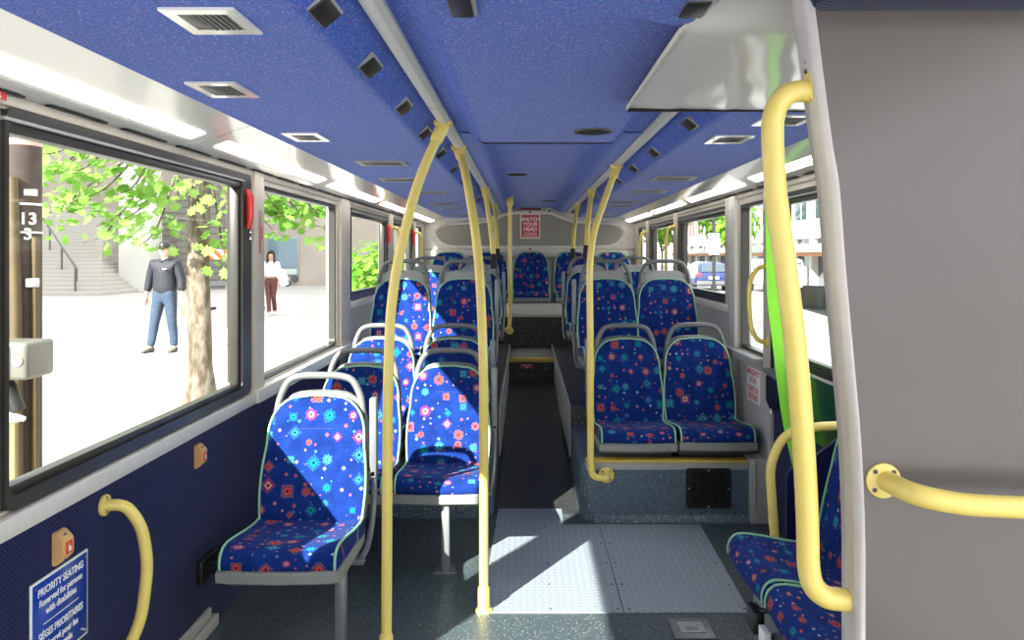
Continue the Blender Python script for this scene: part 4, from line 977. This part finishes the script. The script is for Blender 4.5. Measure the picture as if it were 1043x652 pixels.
# barricade
root = empty('barricade', (-8.2, 22, GZ), 'orange and white striped barricade standing behind the tree trunk', 'barricade')
bm = MB(); box(bm, -9.0, -7.4, 21.98, 22.02, 1.28, 1.56, .01); part('board', bm, m_barricade(), root)
for x in (-8.9, -7.5):
    bm = MB(); box(bm, x - .03, x + .03, 21.97, 22.03, GZ + .05, 1.6); part('upright', bm, METALGREY, root)
    bm = MB(); box(bm, x - .05, x + .05, 21.5, 22.5, GZ, GZ + .07, .01); part('foot', bm, RUBBER, root)
bm = MB(); box(bm, -8.9, -7.5, 21.98, 22.02, .55, .68); part('lower_bar', bm, METALGREY, root)

# plane tree by the kerb
def leafmesh(bm, c, size, n, up):
    n = n.normalized(); t = n.cross(up)
    if t.length < .05: t = n.cross(Vector((1, 0, 0)))
    t.normalize(); b = n.cross(t)
    sh = [(0, -.55), (.18, -.40), (.5, -.42), (.38, -.12), (.62, .1), (.34, .16), (.3, .42), (.1, .3), (0, .66), (-.1, .3), (-.3, .42), (-.34, .16), (-.62, .1), (-.38, -.12), (-.5, -.42), (-.18, -.40)]
    vs = [bm.verts.new(c + t * (x * size) + b * (y * size) + n * (.12 * size * (abs(x)))) for x, y in sh]
    bm.faces.new(vs)
def rv(): return Vector((random.gauss(0, 1), random.gauss(0, 1), random.gauss(0, 1)))
tb = Vector((-3.42, 8.25, GZ))
root = empty('plane_tree', tb, 'pale mottled tree with bright spring leaves close outside the left windows', 'tree')
path = catmull([tb + Vector((0, 0, -.02)), tb + Vector((.01, 0, .5)), tb + Vector((-.02, .02, 1.6)), tb + Vector((.0, .05, 2.6)), tb + Vector((.05, .1, 3.6)), tb + Vector((.0, .2, 5.0))], 6)
bm = MB(); n = len(path); rings = []
for i, (p, (T, N, B)) in enumerate(zip(path, frames(path))):
    r0 = .128 + .05 * max(0, 1 - i / 5) - .045 * i / n
    rings.append([p + (N * math.cos(a) + B * math.sin(a)) * r0 * (1 + .05 * math.sin(3 * a + i * .35) + .03 * math.sin(7 * a - i * .6)) for a in [2 * PI * k / 20 for k in range(20)]])
ringloft(bm, rings); part('trunk', bm, BARK, root, 60)
clusters = [(55, 175, 7.6), (95, 165, 7.3), (140, 185, 7.6), (85, 200, 7.9), (60, 212, 8), (125, 215, 8.1), (160, 232, 8.3), (232, 178, 8), (234, 222, 7.8), (228, 258, 8.2), (276, 205, 8.4), (300, 212, 8.8), (330, 205, 9.1), (280, 212, 8.4), (269, 225, 8.4), (190, 160, 8.6), (165, 165, 7.6), (40, 150, 7.2), (30, 195, 8.4), (310, 222, 8.7), (318, 212, 8.5), (110, 190, 7.5), (70, 150, 7), (110, 235, 8.3), (150, 205, 8.0)]
tops = [Vector((-3.4 + random.uniform(-1.8, 1.6), 8.2 + random.uniform(-1, 2.0), random.uniform(3.2, 4.8))) for _ in range(16)]
lf = MB()
for i, c in enumerate([P(*q) for q in clusters] + tops):
    big = i >= len(clusters)
    st = tb + Vector((0, .1, min(4.6, max(1.9, c.z + .7)) + (random.random() * .4)))
    mid = (st + c) / 2 + Vector((0, 0, .22))
    bm = MB(); bp = catmull([st, mid, c, c + Vector((c.x - st.x, c.y - st.y, -.5)).normalized() * .3], 4)
    tube(bm, bp, [max(.003, .022 * (1 - k / len(bp))) for k in range(len(bp))], 6); part('branch', bm, BARK, root, 60)
    for k in range(36 if big else 30):
        p = c + rv() * (.34 if big else .15) * Vector((1, 1, .8)).length / 1.6
        nrm = Vector((random.gauss(0, .6), -.55 + random.gauss(0, .5), .75 + random.gauss(0, .5)))
        leafmesh(lf, p, random.uniform(.07, .13), nrm, rv())
part('foliage', lf, LEAF, root, None)

# shrub outside the rear left windows
def shrub(label, c, rx, ry, rz, n, mat, name='shrub', trunk=0.0, size=(.08, .16)):
    root = empty(name, c, label, 'shrub' if not trunk else 'tree', None)
    bm = MB(); c = Vector(c)
    for k in range(5):
        a = k * 2.1; top = c + Vector((math.cos(a) * rx * .5, math.sin(a) * ry * .5, trunk + rz * 1.2))
        tube(bm, [c, c + Vector((0, 0, trunk * .8 + .1)), top], [.04 + .05 * bool(trunk), .03 + .05 * bool(trunk), .012], 7)
    part('stem', bm, BARK, root)
    lf = MB()
    for k in range(n):
        d = rv().normalized() * (random.random() ** .4); q = c + Vector((d.x * rx, d.y * ry, trunk + rz + d.z * rz))
        leafmesh(lf, q, random.uniform(*size), d + Vector((0, 0, .5)), rv())
    part('foliage', lf, mat, root, None)
shrub('leafy green shrub outside the third left window', (-3.75, 19.5, GZ), .85, 1.2, 1.0, 700, BUSHLEAF, size=(.1, .2))
shrub('leafy green shrub farther along, outside the rearmost left windows', (-3.2, 26, GZ), 1.0, 1.6, 1.3, 700, BUSHLEAF, size=(.12, .24))

# brown street pole with numbers close to the bus
px, py, pr = -3.335, 5.2, .118
nv = Vector((.54, -.84, 0)); tv = Vector((.84, .54, 0))
def pp(t, n, z): return Vector((px, py, 0)) + tv * t + nv * n + Vector((0, 0, z))
root = empty('street_pole', (px, py, GZ), 'brown street pole with white bands and number 13 outside the large left window', 'pole')
bm = MB(); tube(bm, [(px, py, GZ - .02), (px, py, 1.0), (px, py, 4.6)], pr, 24); part('pole', bm, POLEWOOD, root, 60)
bm = MB(); tube(bm, [pp(-.02, .145, GZ), pp(-.03, .145, 1.1), pp(-.05, .135, 1.9)], .034, 10); part('conduit', bm, CONDUIT, root, 60)
bm = MB(); tube(bm, [pp(.075, .115, GZ), pp(.075, .115, 1.52)], .024, 10); part('conduit', bm, CONDUIT, root, 60)
for z, m, h in ((1.735, SIGNWHITE, .014), (1.55, SIGNWHITE, .012), (2.14, plain('faded_red_band', (.75, .33, .28), .5), .04)):
    bm = MB(); tube(bm, [(px, py, z - h / 2), (px, py, z + h / 2)], pr + .003, 24); part('band', bm, m, root, 60)
bm = MB()
for s, z in (('13', 1.635), ('3', 1.555 - .02)): lettering(bm, s, .105, basis(tv, (0, 0, 1), pp(.035, .122, z)), .002)
part('number', bm, SIGNWHITE, root)
bm = MB(); box(bm, -.0375, .0375, -.02, .02, -.004, .004, .001, M=basis(tv, (0, 0, 1), pp(.05, .117, 1.81))); part('small_plate', bm, SIGNWHITE, root)
bm = MB(); box(bm, -.04, .04, -.03, .03, -.02, .02, .008, M=basis(tv, (0, 0, 1), pp(.06, .125, 1.22))); part('strap_clip', bm, SILVER, root)
# silver box on a black arm in front of the pole
root = empty('silver_unit', (-2.95, 4.75, GZ), 'silver boxy street unit on a black arm in front of the brown pole', 'street unit')
bm = MB(); box(bm, -3.33, -2.93, 4.62, 4.9, .66, .885, .03, 3); part('housing', bm, plain('unit_grey', (.13, .125, .11), .4), root)
bm = MB(); box(bm, -3.34, -3.03, 4.60, 4.64, .675, .875, .02, 3); part('front_cover', bm, plain('pale_cover', (.30, .32, .34), .35), root)
bm = MB(); disc(bm, (-2.985, 4.618, .775), (0, -1, 0), .03, .006, 20, .002); part('badge', bm, LIGHTGREY, root)
bm = MB(); ellipsoid(bm, (-3.13, 4.66, .905), .03, .03, .03); part('knob', bm, CHROME, root)
bm = MB(); tube(bm, [(-3.2, 4.75, .67), (-3.12, 4.74, .60), (-3.06, 4.74, .46)], [.055, .05, .045], 12); part('arm', bm, BLACK, root)
bm = MB(); ellipsoid(bm, (-3.07, 4.72, .42), .045, .04, .03); tube(bm, [(-3.14, 4.72, .46), (-3.0, 4.70, .42)], .018, 8); part('joint', bm, SILVER, root)
bm = MB(); tube(bm, [(-3.16, 4.75, GZ), (-3.16, 4.75, .55)], .06, 16); part('post', bm, plain('pale_yellow_post', (.7, .68, .35), .5), root)

# ------------------------------------------------------------------ people
def limb(V, E, start, pts):
    a = start
    for p, r in pts: V.append((p, r)); E.append((a, len(V) - 1)); a = len(V) - 1
    return a
def person(loc, rz, label, H, sh, hip, arms, legs, female):
    """H: height; arms/legs: joint lists per side for x>0 and x<0; the figure faces -y"""
    root = empty('person', (0, 0, 0), label, 'person'); k = H / 1.75
    V = [((0, 0, .96), (hip, .105))]; E = []
    V += [((0, .0, 1.10), (hip * .82, .095)), ((0, .005, 1.27), (sh * .78, .11)), ((0, .01, 1.40), (sh * .62, .085)), ((0, .0, 1.485), (.05, .052)), ((0, -.012, 1.55), (.055, .065)), ((0, -.01, 1.63), (.075, .095)), ((0, -.0, 1.70), (.066, .08))]
    E += [(i, i + 1) for i in range(7)]
    V.append(((0, -.112, 1.605), (.012, .014))); E.append((6, len(V) - 1))                       # nose
    for s in (-1, 1): V.append(((s * .082, .01, 1.61), (.012, .024))); E.append((6, len(V) - 1))     # ears
    ends = []
    for s, A in zip((1, -1), arms):
        i = limb(V, E, 3, [((s * sh, .01, 1.405), (.062, .062)), (A[0], (.045, .045)), (A[1], (.030, .027)), ((A[1][0], A[1][1] - .01, A[1][2] - .07), (.036, .018))])
        wv = Vector(A[1]); ends.append(wv)
        for q, (dx, L) in enumerate(((-.027, .07), (-.009, .085), (.009, .08), (.026, .062))):
            limb(V, E, i, [((wv.x + dx * .4, wv.y - .012 + dx, wv.z - .10), .0095), ((wv.x + dx * .4 - s * .008, wv.y - .02 + dx, wv.z - .10 - L * .55), .0085), ((wv.x + dx * .4 - s * .022, wv.y - .022 + dx, wv.z - .10 - L * .95), .0075)])
        limb(V, E, i, [((wv.x - s * .012, wv.y - .055, wv.z - .075), .010), ((wv.x - s * .02, wv.y - .07, wv.z - .115), .0085)])
    for s, A in zip((1, -1), legs):
        limb(V, E, 0, [((s * hip * .55, 0, .90), (.088, .09)), (A[0], (.056, .06)), (((A[0][0] + A[1][0]) / 2, (A[0][1] + A[1][1]) / 2 + .02, (A[0][2] + A[1][2]) / 2 + .06), (.05, .055)), (A[1], (.036, .042)), ((A[1][0] + s * .015, A[1][1] - .10, A[1][2] - .035), (.04, .028)), ((A[1][0] + s * .025, A[1][1] - .17, A[1][2] - .045), (.03, .02))])
    def fin(bm):
        for v in bm.verts: v.co *= k
        return bm
    part('body', fin(skin(V, E, 2)), SKIN, root, 80)
    bm = MB()
    for s in (-1, 1): ellipsoid(bm, (s * .032, -.098, 1.635), .011, .008, .007, seg=8)
    part('eye', fin(bm), BLACK, root)
    bm = MB(); ellipsoid(bm, (0, -.098, 1.56), .024, .008, .006, seg=8); part('mouth', fin(bm), plain('lips', (.4, .16, .14), .5) if 'lips' not in bpy.data.materials else bpy.data.materials['lips'], root)
    return root, k, fin, ends
def top_garment(name, root, fin, sh, hip, arms, mat, fat=1.0, sleeve=1.0, zlow=.93, collar=True):
    V = [((0, 0, zlow), (hip * 1.14 * fat, .128 * fat)), ((0, .0, 1.10), (hip * 1.08 * fat, .125 * fat)), ((0, .005, 1.27), (sh * .90 * fat, .135 * fat)), ((0, .01, 1.40), (sh * .74, .105)), ((0, .004, 1.47), (.068, .07))]
    E = [(0, 1), (1, 2), (2, 3), (3, 4)]
    for s, A in zip((1, -1), arms):
        a, b = Vector(A[0]), Vector(A[1])
        limb(V, E, 3, [((s * sh, .01, 1.405), (.078 * fat, .078 * fat)), (A[0], (.064 * fat * sleeve, .064 * fat)), (tuple(a.lerp(b, .85)), (.046 * fat * sleeve, .046 * fat * sleeve))])
    return part(name, fin(skin(V, E, 2)), mat, root, 80)
def trousers(root, fin, hip, legs, mat, fat=1.0, zt=1.0):
    V = [((0, 0, zt - .05), (hip * 1.16, .134)), ((0, 0, zt + .07), (hip * 1.02, .122))]; E = [(0, 1)]
    for s, A in zip((1, -1), legs):
        a, b = Vector(A[0]), Vector(A[1])
        limb(V, E, 0, [((s * hip * .56, 0, .87), (.112 * fat, .120 * fat)), (A[0], (.074 * fat, .078 * fat)), (tuple(a.lerp(b, .5) + Vector((0, .015, .02))), (.066 * fat, .072 * fat)), (tuple(b + Vector((0, 0, -.01))), (.060 * fat, .068 * fat))])
    return part('trousers', fin(skin(V, E, 2)), mat, root, 80)
def shoes(root, fin, legs, mat):
    for s, A in zip((1, -1), legs):
        b = Vector(A[1]); bm = MB()
        rg = []
        for y, w, h in ((.075, .028, .05), (.06, .038, .085), (.0, .042, .09), (-.06, .046, .07), (-.13, .048, .052), (-.18, .038, .04), (-.205, .018, .024)):
            o = Vector((b.x + s * .02 * (-y / .2), b.y + y, b.z - .08))
            rg.append([o + Vector((w * math.cos(t), 0, h * .5 + h * .5 * math.sin(t))) for t in [2 * PI * q / 12 for q in range(12)]])
        ringloft(bm, rg); part('shoe', fin(bm), mat, root, 60)
# the man
A = [((.27, .02, 1.15), (.30, -.04, .92)), ((-.27, .03, 1.15), (-.31, .0, .91))]
Lg = [((.13, -.03, .50), (.145, .02, .08)), ((-.14, -.05, .50), (-.20, -.08, .08))]
man, k, fin, ends = person(None, 0, 'man in dark jacket, jeans and black cap walking on the sunny plaza', 1.76, .185, .155, A, Lg, False)
jk = top_garment('jacket', man, fin, .19, .165, A, NAVYJACKET, 1.14, 1.1, .85)
bm = MB(); box(bm, .06, .12, -.178, -.165, 1.315, 1.335, .002); part('chest_logo', fin(bm), SIGNWHITE, jk)
bm = MB(); tube(bm, [(-.09, .03, 1.475), (-.05, -.06, 1.465), (0, -.085, 1.44), (.05, -.06, 1.465), (.09, .03, 1.475), (0, .09, 1.49), (-.09, .03, 1.475)], .022, 8); part('collar', fin(bm), NAVYJACKET, jk, 60)
trousers(man, fin, .16, Lg, DENIM, 1.02)
shoes(man, fin, Lg, SHOEDARK)
bm = MB(); rg = []
for z, r in ((1.645, .104), (1.68, .106), (1.72, .100), (1.752, .078), (1.768, .04), (1.772, .012)): rg.append([Vector((r * .86 * math.cos(t), .0 + r * math.sin(t) * 1.04, z)) for t in [2 * PI * q / 20 for q in range(20)]])
ringloft(bm, rg); cap_ = part('cap', fin(bm), BLACK, man, 60)
bm = MB(); prism(bm, [(.075 * math.cos(t), -.07 + .10 * math.sin(t)) for t in [PI + PI * q / 12 for q in range(13)]], 'z', 1.65, 1.662); part('peak', fin(bm), BLACK, cap_)
bm = MB(); ellipsoid(bm, (0, .03, 1.60), .078, .085, .06); part('hair', fin(bm), HAIR, man)
man.location = (-5.78, 12.6, GZ); man.rotation_euler = (0, 0, math.radians(-6))
hw_ = man.matrix_basis @ (ends[0] * k)
bm = MB(); c = hw_ + Vector((.03, -.03, -.24)); box(bm, c.x - .018, c.x + .018, c.y - .07, c.y + .07, c.z - .13, c.z + .15, .012)
t = single('paper_bag', bm, plain('tan_paper', (.6, .42, .25), .8), 'tan folder held in the hand of the man in the cap', 'folder')
bm = MB(); box(bm, c.x - .021, c.x + .021, c.y - .055, c.y + .02, c.z + .05, c.z + .16, .006); part('white_sheet', bm, SIGNWHITE, t)
# the woman
A = [((.21, .05, 1.15), (.20, -.03, .95)), ((-.22, .04, 1.15), (-.24, -.02, .93))]
Lg = [((.065, -.05, .50), (.075, .16, .10)), ((-.06, -.07, .50), (-.035, -.12, .08))]
wom, k, fin, ends = person(None, 0, 'woman in white top and maroon leggings walking past the concrete building', 1.64, .158, .15, A, Lg, True)
top_garment('white_top', wom, fin, .165, .15, A, WHITECLOTH, 1.16, 1.45, 1.05)
trousers(wom, fin, .155, Lg, MAROON, .90, 1.01)
shoes(wom, fin, Lg, WHITECLOTH)
bm = MB(); rg = []
for z, w, d, y in ((1.80, .02, .02, .0), (1.785, .07, .08, .01), (1.74, .098, .105, .015), (1.66, .104, .095, .035), (1.58, .105, .075, .055), (1.48, .11, .06, .07), (1.38, .10, .045, .085), (1.33, .06, .02, .09)):
    rg.append([Vector((w * math.cos(t), y + d * math.sin(t) * (1 if math.sin(t) > 0 else .75), z)) for t in [2 * PI * q / 18 for q in range(18)]])
for r in rg[3:6]:
    for p in r:
        if p.y < -.01 and abs(p.x) < .07: p.y = .03
ringloft(bm, rg); part('hair', fin(bm), HAIR, wom, 60)
for s in (1, -1):
    bm = MB(); tube(bm, catmull([(s * .07, -.04, 1.73), (s * .092, -.05, 1.62), (s * .10, -.06, 1.50), (s * .095, -.075, 1.40)], 4), [.028] * 6 + [.024] * 6 + [.008], 8); part('hair_lock', fin(bm), HAIR, wom, 60)
wom.location = (-6.6, 20.4, GZ); wom.rotation_euler = (0, 0, math.radians(8))
# bag on her arm and cloth in her other hand
def wp(v): return wom.matrix_basis @ (Vector(v) * k)
root = empty('shoulder_bag', wp((.31, .03, .80)), 'white slouchy shoulder bag with black strap on the woman\'s arm', 'bag')
bm = MB(); rg = []
for z, w, d in ((.78, .05, .03), (.82, .14, .07), (.95, .17, .085), (1.08, .13, .07), (1.2, .07, .045), (1.27, .025, .02)): rg.append([wp((.31 + w * math.cos(t) - .03 * (z - .8), .05 + d * math.sin(t), z)) for t in [2 * PI * q / 14 for q in range(14)]])
ringloft(bm, rg); part('pouch', bm, WHITECLOTH, root, 70)
bm = MB(); tube(bm, catmull([wp((.30, .04, .86)), wp((.42, .03, .80)), wp((.52, .02, .84)), wp((.50, .02, .92)), wp((.42, .04, .95))], 5), .018, 8); part('strap', bm, BLACK, root, 70)
bm = MB(); rg = []
for z, w in ((1.02, .03), (.9, .06), (.6, .09), (.3, .10), (.22, .06)): rg.append([wp((-.29 + w * math.cos(t), .02 + .03 * math.sin(t) * (1 + .5 * math.sin(3 * t)), z)) for t in [2 * PI * q / 12 for q in range(12)]])
ringloft(bm, rg); single('lilac_garment', bm, LILAC, 'pale lilac cloth hanging from the woman\'s other arm', 'cloth')

# ------------------------------------------------------------------ outside: street on the right
RZ = GZ - .25
def pt(px, py, d): return P(px, py, d)
root = empty('parked_car', (9.35, 39, RZ), 'dark blue hatchback seen from behind through the right window', 'car')
def carx(u): return 9.35 + u
bm = MB(); rg = []
for y, zb, zt, w in ((38.95, .35, .80, .80), (39.0, .28, .95, .88), (39.3, .25, 1.0, .90), (40.5, .25, .98, .91), (42.0, .25, .92, .90), (42.8, .3, .82, .86), (43.05, .4, .7, .76)):
    q = []
    for t in [2 * PI * j / 20 for j in range(20)]:
        c, s = math.cos(t), math.sin(t); c = math.copysign(abs(c) ** .4, c); s = math.copysign(abs(s) ** .4, s)
        q.append(Vector((carx(w * c), y, RZ + (zb + zt) / 2 + (zt - zb) / 2 * s)))
    rg.append(q)
ringloft(bm, rg); part('body', bm, CARPAINT, root, 60)
bm = MB(); rg = []
for y, z, w in ((39.05, .95, .80), (39.25, 1.2, .74), (39.5, 1.42, .66), (40.2, 1.48, .66), (41.0, 1.44, .66), (41.9, .96, .78)):
    rg.append([Vector((carx(sx * w), y, RZ + zz)) for sx, zz in ((-1, .9), (-.98, z * .97 if z > 1 else z), (-.8, z), (.8, z), (.98, z * .97 if z > 1 else z), (1, .9))])
ringloft(bm, rg); part('cabin', bm, CARPAINT, root, 40)
bm = MB(); prism(bm, [(-.62, .98), (.62, .98), (.52, 1.32), (-.52, 1.32)], 'y', 39.02, 39.3)
for v in bm.verts: v.co.x += 9.35; v.co.y += (v.co.z - .98) * .75 * (1 if v.co.y < 39.2 else .6) - .05; v.co.z += RZ
part('rear_window', bm, DARKGLASS, root)
for s in (-1, 1):
    bm = MB(); box(bm, *sorted((carx(s * .62), carx(s * .87))), 38.9, 39.05, RZ + .74, RZ + .92, .03); part('tail_light', bm, RED, root)
bm = MB(); box(bm, carx(-.25), carx(.25), 38.9, 38.96, RZ + .62, RZ + .74, .005); part('number_plate', bm, SIGNWHITE, root)
bm = MB(); box(bm, carx(-.84), carx(.84), 38.86, 39.02, RZ + .32, RZ + .52, .04); part('bumper', bm, DARKGREY, root)
for x in (-.78, .78):
    for y in (39.9, 42.2):
        bm = MB(); disc(bm, (carx(x) - .1, y, RZ + .31), (1, 0, 0), .31, .2, 24, .03); part('wheel', bm, RUBBER, root)
# white van beside it
root = empty('parked_van', (12.1, 36, RZ), 'white vehicle standing beyond the right window, right of the dark blue car', 'car')
bm = MB(); box(bm, 11.2, 13.0, 36, 40.5, RZ + .3, RZ + 1.35, .25, 4); part('body', bm, plain('white_car_paint', (.75, .75, .75), .2, coat=1), root)
bm = MB(); box(bm, 11.28, 12.92, 36.3, 39.5, RZ + .95, RZ + 1.62, .2, 4); part('cabin', bm, bpy.data.materials['white_car_paint'], root)
bm = MB(); box(bm, 11.42, 12.78, 36.26, 36.34, RZ + 1.1, RZ + 1.48, .03); part('rear_window', bm, DARKGLASS, root)
for x in (11.25, 12.75):
    for y in (36.9, 39.6):
        bm = MB(); disc(bm, (x, y, RZ + .31), (1, 0, 0), .31, .2, 24, .03); part('wheel', bm, RUBBER, root)
# notice on a pole
root = empty('street_notice', (4.0, 16.6, RZ), 'white notice on a dark street post seen through the right window', 'sign')
bm = MB(); tube(bm, [(4.0, 16.66, RZ), (4.0, 16.66, 2.6)], .035, 12); part('post', bm, BLACK, root)
bm = MB(); box(bm, 3.88, 4.1, 16.58, 16.6, 1.41, 1.86, .004); part('sheet', bm, SIGNWHITE, root)
# facades: each floor has its own windows
def facade(name, label, x, y0, y1, h, mat, nwin, floors, shop=2.7):
    root = empty(name, (x, (y0 + y1) / 2, RZ), label, 'building')
    bm = MB(); box(bm, x, x + 6, y0, y1, RZ + shop, RZ + h); part('wall', bm, mat, root)
    bm = MB(); box(bm, x + .3, x + 6, y0, y1, RZ, RZ + shop); part('shopfront', bm, DARKGLASS, root)
    bm = MB(); box(bm, x - .9, x + .3, y0, y1, RZ + shop - .75, RZ + shop - .35, .03); part('canopy', bm, mat, root)
    bm = MB(); box(bm, x - .25, x + .35, y0, y1, RZ + shop - .95, RZ + shop - .70); part('shop_fascia', bm, BRICKRED, root)
    wd = (y1 - y0) / nwin
    for k in range(nwin):
        yc = y0 + (k + .5) * wd
        bm = MB(); box(bm, x - .05, x + .4, yc - wd * .5, yc - wd * .5 + .35, RZ, RZ + shop); part('column', bm, FACADE, root)
        for f in range(floors):
            z = RZ + shop + .9 + f * 3.1
            bm = MB(); box(bm, x - .08, x + .05, yc - wd * .32, yc + wd * .32, z, z + 1.9, .02); w = part('window', bm, SIGNWHITE, root)
            bm = MB()
            for a in (-.3, .02): box(bm, x - .10, x - .06, yc + wd * a, yc + wd * (a + .27), z + .1, z + 1.8)
            part('pane', bm, DARKGLASS, w)
facade('street_building', 'pale building with white window bays across the street on the right', 15, 14, 50, 13, FACADE, 12, 3)
facade('street_building', 'farther grey building down the street on the right', 17, 53, 90, 15, plain('grey_facade', (.40, .39, .38), .8), 9, 4)
facade('street_building', 'reddish brick building at the end of the street behind the trees', 8, 95, 125, 12, plain('red_brick_facade', (.38, .2, .16), .85), 8, 3)
shrub('leafy street tree beyond the dark blue car', (11.9, 46, RZ), 2.1, 2.4, 1.9, 900, BUSHLEAF, 'street_tree', 2.2, (.2, .4))
shrub('leafy street tree farther down the street on the right', (11.5, 66, RZ), 2.6, 3.0, 2.4, 800, BUSHLEAF, 'street_tree', 2.4, (.25, .5))
# grey boxed unit outside the big right window, with a small dark bracket
root = empty('grey_unit', (1.97, 4.6, RZ), 'grey boxed street unit just outside the big right window', 'street unit')
M = Matrix.Translation((1.73, 4.5, 1.13)) @ Matrix.Rotation(math.radians(28), 4, 'Z') @ Matrix.Rotation(math.radians(14), 4, 'Y')
bm = MB(); box(bm, -.115, .30, -.1, .1, -.065, .075, .012, 2, M=M); part('housing', bm, plain('grey_unit_shell', (.06, .063, .07), .4), root)
bm = MB(); box(bm, -.122, -.108, -.07, .07, -.05, .06, .01, 2, M=M); part('end_cover', bm, DARKGREY, root)
bm = MB(); disc(bm, M @ Vector((.1, -.1, -.0)), M.to_3x3() @ Vector((0, -1, 0)), .04, .03, 16); part('knob', bm, BLACK, root)
bm = MB(); tube(bm, [(1.97, 4.6, RZ), (1.97, 4.6, 1.2)], .05, 14); part('post', bm, METALGREY, root)
bm = MB(); tube(bm, [(1.97, 4.58, .96), (1.85, 4.5, .96), (1.74, 4.45, .97)], .025, 8); part('bracket', bm, plain('dark_violet_plastic', (.06, .05, .1), .5), root)
# unseen tall block added behind the bus's left front to shade the far plaza
bm = MB(); box(bm, -100, -40, -38, -6, GZ, 62); struct('unseen_shade_block', bm, CONCRETE)
# ------------------------------------------------------------------ light and camera
SUN = Vector((.52, .85, -.575)).normalized()
l = bpy.data.lights.new('sun', 'SUN'); l.energy = 8.5; l.color = (1, .955, .88); l.angle = math.radians(.6)
o = bpy.data.objects.new('sun', l); COL.objects.link(o); o.rotation_euler = SUN.to_track_quat('-Z', 'Y').to_euler(); o.location = (-10, -16, 12)
w = bpy.data.worlds.new('sky'); SC.world = w; w.use_nodes = True
bg = w.node_tree.nodes['Background']; bg.inputs[0].default_value = (.95, .97, 1, 1); bg.inputs[1].default_value = 1.25
cam = bpy.data.cameras.new('camera'); co = bpy.data.objects.new('camera', cam); COL.objects.link(co)
co.location = (0, 0, CAMZ); co.rotation_euler = (PI / 2, 0, 0)
cam.sensor_fit = 'HORIZONTAL'; cam.sensor_width = 36; cam.lens = 800 / 1043 * 36
cam.shift_x = (521.5 - 535) / 1043; cam.shift_y = (260 - 326) / 1043
cam.clip_start = .05; cam.clip_end = 500
SC.camera = co
v = SC.view_settings; v.view_transform = 'Standard'; v.look = 'None'; v.gamma = 1; v.use_curve_mapping = False; v.exposure = 1.45
